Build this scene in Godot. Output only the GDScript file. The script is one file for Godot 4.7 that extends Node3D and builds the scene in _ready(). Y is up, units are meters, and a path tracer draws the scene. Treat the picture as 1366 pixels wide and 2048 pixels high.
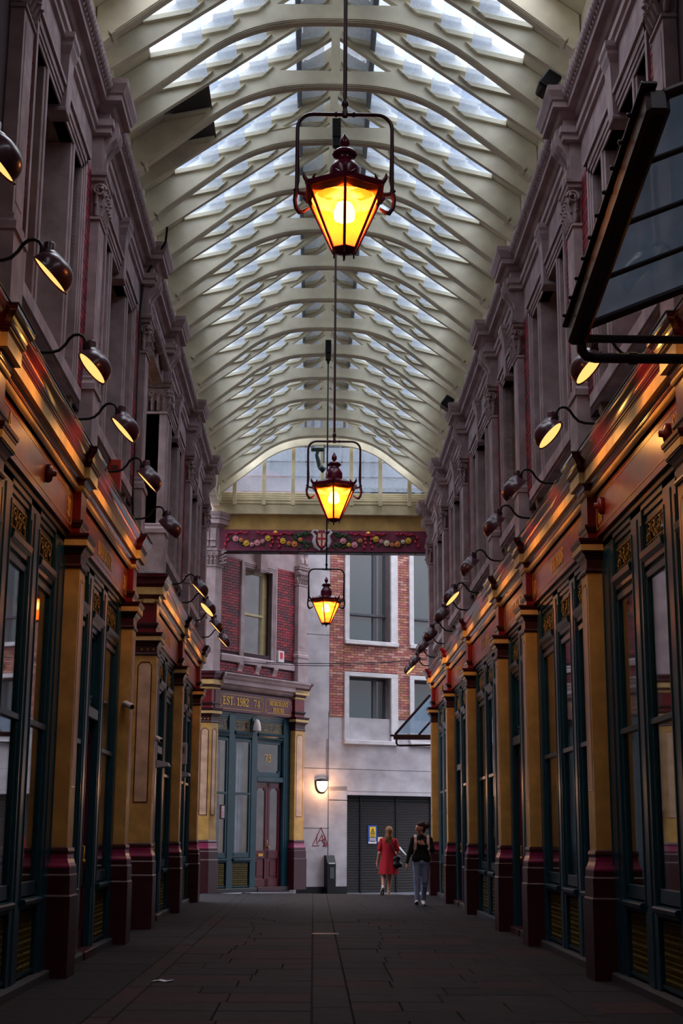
extends Node3D
# A covered Victorian market arcade looking towards the street at its far end.
# The arcade runs along -z; "off" is the distance from its centre line XC, s = -1 the left side, s = 1 the right side.
const XC := 0.2
const PZ := [-11.0, -15.33, -20.0, -23.1, -27.85, -32.2, -36.5]
const ORD := ["first", "second", "third", "fourth", "fifth", "sixth", "seventh", "eighth", "ninth", "tenth", "eleventh", "twelfth", "thirteenth", "fourteenth"]
var M := {}
var FR := Transform3D()
var rng := RandomNumberGenerator.new()


# ---------------------------------------------------------------- mesh building
class MB:
	var st := SurfaceTool.new()
	var n := 0
	func _init():
		st.begin(Mesh.PRIMITIVE_TRIANGLES)
		st.set_smooth_group(-1)
	func smooth(g: int):
		st.set_smooth_group(g)
	func tri(a: Vector3, b: Vector3, c: Vector3):
		st.add_vertex(a); st.add_vertex(b); st.add_vertex(c)
		n += 1
	func quad(a: Vector3, b: Vector3, c: Vector3, d: Vector3):
		tri(a, b, c); tri(a, c, d)
	func done() -> ArrayMesh:
		st.generate_normals()
		return st.commit()
	func box(c: Vector3, s: Vector3, b := Basis()):
		hexa(c, s, b, 0.0)
	func cbox(c: Vector3, s: Vector3, ch := 0.006, b := Basis()):   # a box with chamfered edges
		hexa(c, s, b, ch)
	func hexa(c: Vector3, s: Vector3, b: Basis, ch: float):
		var h := s * 0.5
		ch = minf(ch, minf(h.x, minf(h.y, h.z)) * 0.6)
		for ax in 3:
			var u := (ax + 1) % 3
			var w := (ax + 2) % 3
			for sg in [-1.0, 1.0]:
				var q := []
				for k in [[-1, -1], [1, -1], [1, 1], [-1, 1]]:
					var p := Vector3()
					p[ax] = sg * h[ax]
					p[u] = k[0] * (h[u] - ch)
					p[w] = k[1] * (h[w] - ch)
					q.append(c + b * p)
				if sg > 0: quad(q[3], q[2], q[1], q[0])
				else: quad(q[0], q[1], q[2], q[3])
		if ch <= 0.0: return
		for ax in 3:
			var u := (ax + 1) % 3
			var w := (ax + 2) % 3
			for k in [[-1, -1], [1, -1], [1, 1], [-1, 1]]:
				var q := []
				for e in [[0, -1], [0, 1], [1, 1], [1, -1]]:
					var p := Vector3()
					p[ax] = e[1] * (h[ax] - ch)
					p[u] = k[0] * (h[u] - (ch if e[0] else 0.0))
					p[w] = k[1] * (h[w] - (0.0 if e[0] else ch))
					q.append(c + b * p)
				quad(q[0], q[1], q[2], q[3])
		for i in 8:
			var sg := Vector3(1 if i & 1 else -1, 1 if i & 2 else -1, 1 if i & 4 else -1)
			var q := []
			for ax in 3:
				var p := (h - Vector3(ch, ch, ch)) * sg
				p[ax] = h[ax] * sg[ax]
				q.append(c + b * p)
			tri(q[0], q[1], q[2])
	func tube(path: Array, r, sides := 8, caps := true):
		smooth(1)
		var rings := []
		var up := Vector3(0.13, 0.97, 0.21)
		for i in path.size():
			var t: Vector3 = (path[mini(i + 1, path.size() - 1)] - path[maxi(i - 1, 0)]).normalized()
			var x := up.cross(t)
			if x.length() < 0.05: x = Vector3(1, 0.1, 0).cross(t)
			x = x.normalized()
			up = t.cross(x).normalized()
			var rr: float = r[i] if r is Array else r
			var ring := []
			for k in sides:
				var a := TAU * k / sides
				ring.append(path[i] + (x * cos(a) + up * sin(a)) * rr)
			rings.append(ring)
		for i in rings.size() - 1:
			for k in sides:
				var k2 := (k + 1) % sides
				quad(rings[i][k], rings[i][k2], rings[i + 1][k2], rings[i + 1][k])
		if caps:
			smooth(-1)
			for e in [0, rings.size() - 1]:
				for k in range(1, sides - 1):
					tri(rings[e][0], rings[e][k], rings[e][k + 1])
		smooth(-1)
	func lathe(prof: Array, sides := 16, xf := Transform3D(), sm := true, a0 := 0.0, a1 := TAU):
		smooth(2 if sm else -1)
		for i in prof.size() - 1:
			for k in sides:
				var q := []
				for e in [[0, k], [0, k + 1], [1, k + 1], [1, k]]:
					var p: Vector2 = prof[i + e[0]]
					var a: float = a0 + (a1 - a0) * e[1] / sides
					q.append(xf * Vector3(p.x * cos(a), p.y, p.x * sin(a)))
				if prof[i].x < 1e-5: tri(q[0], q[2], q[3])
				elif prof[i + 1].x < 1e-5: tri(q[0], q[1], q[2])
				else: quad(q[0], q[1], q[2], q[3])
		smooth(-1)
	func poly(pts: PackedVector2Array, f: Callable):   # a flat polygon; f maps its points into space
		var t := Geometry2D.triangulate_polygon(pts)
		for i in range(0, t.size(), 3):
			tri(f.call(pts[t[i]]), f.call(pts[t[i + 1]]), f.call(pts[t[i + 2]]))
	func extrude(pts: PackedVector2Array, f0: Callable, f1: Callable):
		poly(pts, f0); poly(pts, f1)
		for i in pts.size():
			var j := (i + 1) % pts.size()
			quad(f0.call(pts[i]), f0.call(pts[j]), f1.call(pts[j]), f1.call(pts[i]))
	func sweep(foot: Array, prof: Array, inside: Vector2, caps := true):   # a moulding: profile [outward, height] run round a footprint (x, z) with mitred corners
		var nn := foot.size()
		var nor := []
		for i in nn - 1:
			var d: Vector2 = (foot[i + 1] - foot[i]).normalized()
			var q := Vector2(d.y, -d.x)
			if q.dot((foot[i] + foot[i + 1]) * 0.5 - inside) < 0: q = -q
			nor.append(q)
		var mit := []
		for i in nn:
			var a: Vector2 = nor[maxi(i - 1, 0)]
			var b: Vector2 = nor[mini(i, nn - 2)]
			mit.append((a + b) / (1.0 + a.dot(b)))
		for i in prof.size() - 1:
			for k in nn - 1:
				var q := []
				for e in [[0, 0], [0, 1], [1, 1], [1, 0]]:
					var pr = prof[i + e[0]]
					var v: Vector2 = foot[k + e[1]] + mit[k + e[1]] * pr[0]
					q.append(Vector3(v.x, pr[1], v.y))
				quad(q[0], q[1], q[2], q[3])
		if caps:
			for e in [0, prof.size() - 1]:
				var pl := PackedVector2Array()
				for k in nn: pl.append(foot[k] + mit[k] * prof[e][0])
				var y: float = prof[e][1]
				poly(pl, func(v): return Vector3(v.x, y, v.y))


func V(s: float, o: float, y: float, z: float) -> Vector3:
	return Vector3(XC + s * o, y, z)


func pierw(mb: MB, s: float, of: float, ow: float, zn: float, zf: float, prof: Array, caps := true):   # a moulding round the three free sides of a pier
	var f := [Vector2(XC + s * ow, zn), Vector2(XC + s * of, zn), Vector2(XC + s * of, zf), Vector2(XC + s * ow, zf)]
	mb.sweep(f, prof, Vector2(XC + s * ow, (zn + zf) / 2), caps)


func bar(mb: MB, s: float, o0: float, o1: float, y0: float, y1: float, z0: float, z1: float, ch := 0.0):
	mb.cbox(V(s, (o0 + o1) / 2, (y0 + y1) / 2, (z0 + z1) / 2), Vector3(absf(o1 - o0), absf(y1 - y0), absf(z1 - z0)), ch)


func strip(mb: MB, s: float, pts: Array, z0: float, z1: float, sm := false):   # a closed profile (off, y) run along the arcade
	if sm: mb.smooth(3)
	for i in pts.size():
		var a: Vector2 = pts[i]
		var b: Vector2 = pts[(i + 1) % pts.size()]
		mb.quad(V(s, a.x, a.y, z0), V(s, b.x, b.y, z0), V(s, b.x, b.y, z1), V(s, a.x, a.y, z1))
	mb.smooth(-1)
	for z in [z0, z1]:
		mb.poly(PackedVector2Array(pts), func(p): return V(s, p.x, p.y, z))


# ---------------------------------------------------------------- objects
func tag(o: Node3D, label: String, category: String, group := "", kind := "") -> Node3D:
	o.set_meta("label", label)
	if category: o.set_meta("category", category)
	if group: o.set_meta("group", group)
	if kind: o.set_meta("kind", kind)
	return o


func thing(called: String, label: String, category: String, at := Vector3.ZERO, group := "", kind := "") -> Node3D:
	var o := Node3D.new()
	o.name = called
	add_child(o, true)
	o.position = FR * at
	return tag(o, label, category, group, kind)


func obj(called: String, what, m: Material, par: Node3D = self, local := false) -> MeshInstance3D:
	var o := MeshInstance3D.new()
	o.name = called
	o.mesh = what.done() if what is MB else what
	o.material_override = m
	par.add_child(o, true)
	if not local:
		o.transform = par.global_transform.affine_inverse() * FR
	return o


func many(called: String, mesh: Mesh, m: Material, xs: Array, cols: Array, par: Node3D, local := false) -> MultiMeshInstance3D:
	var mm := MultiMesh.new()
	mm.transform_format = MultiMesh.TRANSFORM_3D
	mm.use_colors = cols.size() > 0
	mm.mesh = mesh
	mm.instance_count = xs.size()
	for i in xs.size():
		mm.set_instance_transform(i, xs[i])
		if cols.size(): mm.set_instance_color(i, cols[i])
	var o := MultiMeshInstance3D.new()
	o.name = called
	o.multimesh = mm
	o.material_override = m
	o.set_meta("kind", "stuff")
	par.add_child(o, true)
	if not local: o.transform = par.global_transform.affine_inverse() * FR
	return o


func lettering(par: Node3D, called: String, txt: String, cap: float, pos: Vector3, b: Basis, m: Material, squeeze := 1.0, bold := true, serif := true, depth := 0.006):
	var t := TextMesh.new()
	var f := SystemFont.new()
	f.font_names = PackedStringArray(["Droid Serif" if serif else "Droid Sans"])
	f.font_weight = 700 if bold else 400
	t.font = f
	t.text = txt
	t.font_size = 64
	t.pixel_size = cap / (64 * 0.714)
	t.depth = depth
	t.curve_step = 2.0
	var o := obj(called, t, m, par, true)
	o.transform = par.global_transform.affine_inverse() * FR * Transform3D(b * Basis.from_scale(Vector3(squeeze, 1, 1)), pos)
	return o


# ---------------------------------------------------------------- materials
func noise_tex(seed_: int, freq: float, c0: Color, c1: Color, oct := 4, size := 512, type := FastNoiseLite.TYPE_SIMPLEX_SMOOTH) -> NoiseTexture2D:
	var n := FastNoiseLite.new()
	n.noise_type = type
	n.seed = seed_
	n.frequency = freq
	n.fractal_octaves = oct
	var t := NoiseTexture2D.new()
	t.width = size
	t.height = size
	t.seamless = true
	t.noise = n
	var g := Gradient.new()
	g.set_color(0, c0)
	g.set_color(1, c1)
	t.color_ramp = g
	return t


func mk(called: String, c: Color, rough := 0.6, o := {}) -> StandardMaterial3D:
	var m := StandardMaterial3D.new()
	m.resource_name = called
	m.albedo_color = c
	m.roughness = rough
	m.cull_mode = BaseMaterial3D.CULL_DISABLED
	m.metallic = o.get("metal", 0.0)
	m.metallic_specular = o.get("spec", 0.5)
	if o.has("tex"):
		m.albedo_texture = o.tex
		m.uv1_triplanar = true
		m.uv1_world_triplanar = o.get("world", true)
		m.uv1_scale = Vector3.ONE * o.get("scale", 0.5)
	if o.has("bump"):
		m.heightmap_enabled = true
		m.heightmap_texture = o.get("btex", o.get("tex"))
		m.heightmap_scale = o.bump
	if o.has("coat"):
		m.clearcoat_enabled = true
		m.clearcoat = o.coat
		m.clearcoat_roughness = 0.12
	if o.has("glow"):
		m.emission_enabled = true
		m.emission = o.glow
		m.emission_energy_multiplier = o.get("power", 1.0)
	if o.has("alpha"):
		m.transparency = BaseMaterial3D.TRANSPARENCY_ALPHA
		m.albedo_color.a = o.alpha
	if o.has("back"):
		m.backlight_enabled = true
		m.backlight = o.back
	if o.has("sheen"):
		m.rim_enabled = true
		m.rim = o.sheen
		m.rim_tint = 0.5
	M[called] = m
	return m


func c8(r: int, g: int, b: int) -> Color:
	return Color8(r, g, b)


func make_materials():
	var cloud := noise_tex(3, 0.006, Color(0.78, 0.78, 0.78), Color(1, 1, 1), 5)
	var stain := noise_tex(11, 0.008, Color(0.72, 0.7, 0.7), Color(1, 1, 1), 6)
	var fine := noise_tex(7, 0.09, Color(0.72, 0.72, 0.72), Color(1, 1, 1), 3)
	var relief := noise_tex(17, 0.03, Color(0, 0, 0), Color(1, 1, 1), 5)
	mk("cream_paint", c8(248, 239, 210), 0.5, {"tex": cloud, "scale": 0.35})
	mk("beam_cream", c8(228, 214, 176), 0.55, {"tex": cloud, "scale": 0.5})
	mk("cove_yellow", c8(206, 168, 96), 0.55, {"tex": cloud, "scale": 0.5})
	mk("stone", c8(190, 168, 171), 0.8, {"tex": stain, "scale": 0.45, "bump": 0.25, "btex": relief})
	mk("carved_stone", c8(176, 154, 156), 0.8, {"tex": stain, "scale": 1.2})
	mk("reveal_stone", c8(146, 124, 108), 0.85, {"tex": stain, "scale": 0.6})
	mk("pale_stone", c8(196, 190, 196), 0.8, {"tex": stain, "scale": 0.3, "bump": 0.1, "btex": relief})
	mk("white_stone", c8(214, 208, 212), 0.75, {"tex": cloud, "scale": 0.6})
	mk("mortar", c8(74, 50, 60), 0.9, {"tex": fine, "scale": 2.0})
	mk("pale_mortar", c8(150, 122, 118), 0.9, {"tex": fine, "scale": 2.0})
	mk("brick", Color.WHITE, 0.55, {"tex": fine, "scale": 3.0, "bump": 0.15})
	M.brick.vertex_color_use_as_albedo = true
	mk("yellow_paint", c8(214, 164, 88), 0.42, {"tex": cloud, "scale": 0.8})
	mk("corona_cream", c8(226, 186, 118), 0.4, {"tex": cloud, "scale": 0.8})
	mk("panel_pink", c8(222, 180, 150), 0.5, {"tex": cloud, "scale": 0.8})
	mk("maroon", c8(92, 10, 30), 0.28, {"tex": cloud, "scale": 0.9})
	mk("maroon_gloss", c8(96, 14, 34), 0.16, {"tex": cloud, "scale": 0.9, "coat": 0.5})
	mk("maroon_dark", c8(62, 10, 24), 0.35, {"tex": cloud, "scale": 0.9})
	mk("red_maroon", c8(122, 8, 28), 0.3, {"tex": cloud, "scale": 0.9})
	mk("pink_maroon", c8(140, 24, 78), 0.3, {"tex": cloud, "scale": 0.9})
	mk("fascia_paint", c8(132, 34, 28), 0.3, {"tex": stain, "scale": 0.8, "coat": 0.25})
	mk("teal_paint", c8(18, 62, 76), 0.3, {"tex": cloud, "scale": 0.9})
	mk("gold", c8(206, 156, 62), 0.35, {"metal": 0.35})
	mk("old_gold", c8(128, 98, 34), 0.45, {"metal": 0.3})
	mk("panel_gold", c8(112, 92, 28), 0.5, {"metal": 0.2})
	mk("panel_back", c8(22, 26, 14), 0.7)
	mk("lead", c8(120, 124, 130), 0.6, {"tex": cloud, "scale": 1.0})
	mk("soot", c8(24, 16, 14), 0.9)
	mk("dark_room", c8(168, 158, 146), 0.9)
	mk("iron", c8(18, 18, 22), 0.4, {"metal": 0.4})
	mk("green_iron", c8(10, 34, 36), 0.4, {"metal": 0.3})
	mk("plum_metal", c8(70, 28, 40), 0.3, {"coat": 0.3})
	mk("lamp_maroon", c8(104, 12, 46), 0.25, {"coat": 0.4})
	mk("sash_cream", c8(206, 186, 140), 0.5, {"tex": cloud, "scale": 1.0})
	mk("shop_glass", c8(8, 10, 12), 0.03, {"alpha": 0.12})
	mk("sash_glass", c8(20, 26, 36), 0.04, {"alpha": 0.22})
	mk("modern_glass", c8(60, 92, 96), 0.03, {"alpha": 0.4})
	mk("modern_frame", c8(66, 64, 74), 0.45)
	mk("blind", c8(196, 200, 220), 0.8, {"tex": cloud, "scale": 0.7})
	var ribs := Image.create(256, 256, false, Image.FORMAT_RGBA8)
	var fn := FastNoiseLite.new()
	fn.seed = 5
	fn.frequency = 0.018
	for y in 256:
		for x in 256:
			var k := 0.93 + 0.07 * sin(x * TAU / 8.0)
			var d := 0.5 + 0.5 * fn.get_noise_2d(x, y)
			ribs.set_pixel(x, y, Color(k * (0.93 + 0.05 * d), k * (0.96 + 0.03 * d), k, 0.26 + 0.2 * d))
	mk("roof_glass", c8(232, 238, 246), 0.45, {"tex": ImageTexture.create_from_image(ribs), "scale": 1.6, "alpha": 1.0, "back": Color(0.96, 0.98, 1.0)})
	mk("ridge_glass", c8(190, 200, 216), 0.2, {"alpha": 0.45})
	mk("shaded_glass", c8(64, 66, 70), 0.5)  # dark colour stands in for shade on glass
	mk("amber_glass", c8(255, 178, 92), 0.3, {"tex": cloud, "scale": 3.0, "world": false, "alpha": 0.5, "back": Color(1.0, 0.74, 0.42)})
	mk("lamp_reflector", c8(250, 214, 160), 0.4)
	mk("bulb_glow", c8(255, 240, 210), 0.5, {"glow": c8(255, 206, 130), "power": 14.0})
	mk("spot_glow", c8(255, 230, 190), 0.5, {"glow": c8(255, 204, 116), "power": 1.15})
	mk("wall_lamp_glow", c8(255, 240, 210), 0.5, {"glow": c8(255, 232, 180), "power": 2.2})
	mk("spot_white", c8(240, 220, 190), 0.5)
	mk("canopy_glass", c8(176, 194, 208), 0.3, {"tex": cloud, "alpha": 0.62, "back": Color(0.9, 0.95, 1.0)})
	mk("canopy_frame", c8(46, 12, 18), 0.3)
	mk("grey_plastic", c8(176, 172, 180), 0.5)
	mk("white_plastic", c8(214, 204, 206), 0.5)
	mk("red_plastic", c8(176, 50, 36), 0.4)
	mk("red_print", c8(206, 40, 64), 0.6)
	mk("black_print", c8(26, 22, 24), 0.6)
	mk("graffiti", c8(120, 22, 44), 0.7)
	mk("blue_sign", c8(20, 66, 150), 0.4)
	mk("yellow_sign", c8(226, 180, 30), 0.5)
	mk("shutter", c8(14, 13, 14), 0.5, {"metal": 0.2})
	mk("granite", c8(58, 58, 62), 0.7, {"tex": fine, "scale": 2.0})
	mk("asphalt", c8(118, 118, 128), 0.8, {"tex": fine, "scale": 1.5})
	mk("joint", c8(26, 24, 25), 0.95)
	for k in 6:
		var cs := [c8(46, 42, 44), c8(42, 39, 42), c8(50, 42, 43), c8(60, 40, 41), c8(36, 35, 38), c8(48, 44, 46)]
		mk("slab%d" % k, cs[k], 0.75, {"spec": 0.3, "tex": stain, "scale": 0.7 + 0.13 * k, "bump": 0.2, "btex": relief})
	mk("skin", c8(206, 142, 118), 0.55)
	mk("blonde_hair", c8(150, 96, 48), 0.6, {"tex": fine, "scale": 6.0})
	mk("brown_hair", c8(62, 32, 22), 0.6, {"tex": fine, "scale": 6.0})
	mk("red_cloth", c8(176, 10, 36), 0.85, {"sheen": 0.3})
	mk("black_cloth", c8(20, 22, 20), 0.9, {"sheen": 0.2})
	mk("denim", c8(150, 164, 204), 0.9, {"tex": fine, "scale": 8.0})
	mk("white_leather", c8(220, 214, 214), 0.6)
	mk("pink_leather", c8(196, 140, 126), 0.6)
	mk("strap_pink", c8(226, 190, 180), 0.7)
	mk("sole", c8(30, 26, 26), 0.8)
	mk("black_leather", c8(16, 14, 16), 0.4)
	mk("paper", c8(206, 208, 216), 0.8)
	mk("ribbon_red", c8(176, 14, 54), 0.5)
	mk("frieze_pink", c8(128, 44, 78), 0.55, {"tex": cloud, "scale": 1.0})
	mk("leaf_green", c8(38, 72, 40), 0.6)
	mk("petal_yellow", c8(214, 168, 50), 0.5)
	mk("petal_pink", c8(214, 140, 150), 0.5)
	mk("petal_cream", c8(220, 200, 170), 0.5)
	mk("petal_orange", c8(206, 124, 60), 0.5)
	mk("gold_disc", c8(222, 160, 44), 0.4, {"metal": 0.4})


# ---------------------------------------------------------------- scene
func _ready():
	rng.seed = 20
	var cam := Camera3D.new()
	cam.name = "camera"
	add_child(cam)
	cam.position = Vector3(0, 1.45, 0)
	cam.rotation = Vector3(deg_to_rad(12.8036), deg_to_rad(-1.0225), deg_to_rad(0.35))
	cam.fov = 39.605
	cam.near = 0.1
	cam.far = 300
	cam.current = true
	var we := WorldEnvironment.new()
	we.name = "sky"
	var e := Environment.new()
	var sky := Sky.new()
	var sm := ProceduralSkyMaterial.new()
	sm.sky_top_color = Color(0.88, 0.9, 0.95)
	sm.sky_horizon_color = Color(0.3, 0.315, 0.34)
	sm.sky_curve = 0.6
	sm.ground_bottom_color = Color(0.2, 0.2, 0.21)
	sm.ground_horizon_color = Color(0.3, 0.3, 0.31)
	sky.sky_material = sm
	e.background_mode = Environment.BG_SKY
	e.sky = sky
	e.background_energy_multiplier = 6.0
	e.tonemap_mode = Environment.TONE_MAPPER_LINEAR
	e.tonemap_exposure = 1.12
	e.sdfgi_enabled = true
	e.ssao_enabled = true
	e.ssil_enabled = true
	we.environment = e
	add_child(we)
	make_materials()
	build_floor()
	build_walls()
	build_roof()
	build_end()
	build_shops()
	build_merchant()
	build_street_building()
	build_lanterns()
	build_spots()
	build_small_things()
	build_people()


# ---------------------------------------------------------------- floor
func build_floor():
	var fl := thing("floor", "worn grey and reddish stone paving of the arcade floor", "floor", Vector3(XC, 0, -22), "", "structure")
	var mb := MB.new()
	mb.box(Vector3(XC, -0.13, -15.5), Vector3(12, 0.2, 43))
	obj("paving_bed", mb, M.joint, fl)
	var shapes := {}
	var far := MB.new()
	var rows := []   # strips of paving: off from, off to, row length range
	var z := -8.0
	var zones := [[-3.0, -2.02, 0.9], [-2.02, -1.8, 1.1], [-1.8, -0.2, 0.66], [-0.2, 0.14, 0.95], [0.14, 2.06, 0.66], [2.06, 2.26, 1.1], [2.26, 3.0, 0.9]]
	for zn in zones:
		z = -8.0
		while z > -37.0:
			var dz: float = zn[2] * rng.randf_range(0.85, 1.15)
			var x0: float = XC + zn[0]
			var x1: float = XC + zn[1]
			var cuts := [x0]
			if zn[1] - zn[0] > 1.4:
				var x: float = x0 + rng.randf_range(0.35, 1.0)
				while x < x1 - 0.3:
					cuts.append(x)
					x += rng.randf_range(0.75, 1.15)
			cuts.append(x1)
			for i in cuts.size() - 1:
				var w: float = cuts[i + 1] - cuts[i] - 0.008
				var c := Vector3((cuts[i] + cuts[i + 1]) / 2, -0.04, z - dz / 2)
				var sz := Vector3(w, 0.08, dz - 0.009)
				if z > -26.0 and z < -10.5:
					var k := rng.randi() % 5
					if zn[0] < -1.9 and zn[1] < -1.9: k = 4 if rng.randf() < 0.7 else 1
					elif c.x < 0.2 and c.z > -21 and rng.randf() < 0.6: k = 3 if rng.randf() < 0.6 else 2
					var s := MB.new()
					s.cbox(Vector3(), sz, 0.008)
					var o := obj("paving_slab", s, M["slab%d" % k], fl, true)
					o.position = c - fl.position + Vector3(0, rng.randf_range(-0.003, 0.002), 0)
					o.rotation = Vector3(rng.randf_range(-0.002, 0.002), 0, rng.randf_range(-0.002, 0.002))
				else:
					far.box(c, sz)
			z -= dz
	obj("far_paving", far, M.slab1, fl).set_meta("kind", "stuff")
	var g := MB.new()   # iron drain cover across the channel
	for k in 9:
		g.cbox(Vector3(0.02 + k * 0.042, 0.004, -22.25), Vector3(0.022, 0.012, 0.26), 0.003)
	g.box(Vector3(0.19, -0.003, -22.25), Vector3(0.4, 0.012, 0.3))
	tag(obj("drain_cover", g, M.iron), "small dark iron drain grating in the middle of the paving", "drain cover")
	var st := MB.new()   # the street beyond, falling away gently
	st.quad(Vector3(-9, -0.035, -36.2), Vector3(9, -0.035, -36.2), Vector3(9, -0.17, -40.5), Vector3(-9, -0.17, -40.5))
	st.quad(Vector3(-9, -0.17, -40.5), Vector3(9, -0.17, -40.5), Vector3(9, -0.2, -48), Vector3(-9, -0.2, -48))
	st.quad(Vector3(-9, -0.4, -36.2), Vector3(9, -0.4, -36.2), Vector3(9, -0.4, -48), Vector3(-9, -0.4, -48))
	var so := obj("floor", st, M.asphalt)
	tag(so, "pale grey street surface beyond the end of the arcade", "street", "", "structure")
	var pp := MB.new()
	for k in 3:
		pp.quad(Vector3(-1.62 + k * 0.07, 0.004 + 0.012 * (k % 2), -15.02), Vector3(-1.55 + k * 0.07, 0.004 + 0.012 * ((k + 1) % 2), -15.0), Vector3(-1.53 + k * 0.07, 0.006 + 0.012 * ((k + 1) % 2), -15.11), Vector3(-1.6 + k * 0.07, 0.006 + 0.012 * (k % 2), -15.13))
	tag(obj("paper_scrap", pp, M.paper), "crumpled white scrap of paper lying on the left paving", "litter")


# ---------------------------------------------------------------- bricks
func bricks(par: Node3D, p0: Vector3, u: Vector3, w: float, h: float, nrm: Vector3, cols: Array, one_by_one := false):
	var xs := []
	var cs := []
	var unit := BoxMesh.new()
	unit.size = Vector3.ONE
	var rows := int(h / 0.075)
	for r in rows:
		var x := -0.1125 if r % 2 else 0.0
		while x < w:
			var a := maxf(x, 0.0)
			var b := minf(x + 0.215, w)
			if b - a > 0.03:
				var bas := Basis(u * (b - a), Vector3.UP * 0.064, nrm * 0.03)
				xs.append(Transform3D(bas, p0 + u * (a + b) / 2 + Vector3.UP * (r * 0.075 + 0.0375) + nrm * rng.randf_range(0.0, 0.004)))
				var c: Color = cols[rng.randi() % cols.size()].srgb_to_linear()
				cs.append(c * rng.randf_range(0.8, 1.2))
			x += 0.225
	for i in cs.size(): cs[i].a = 1.0
	if one_by_one:
		for i in xs.size():
			var o := obj("brick", unit, M.glazed[i % M.glazed.size()], par, true)
			o.transform = par.global_transform.affine_inverse() * FR * xs[i]
	else:
		many("brickwork", unit, M.brick, xs, cs, par)


var RED_BRICKS := [Color8(138, 8, 40), Color8(120, 8, 36), Color8(152, 10, 44), Color8(96, 22, 44), Color8(168, 14, 38)]
var PINK_BRICKS := [Color8(186, 104, 98), Color8(172, 90, 86), Color8(198, 128, 110), Color8(180, 116, 84), Color8(160, 92, 90), Color8(204, 146, 132)]


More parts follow.
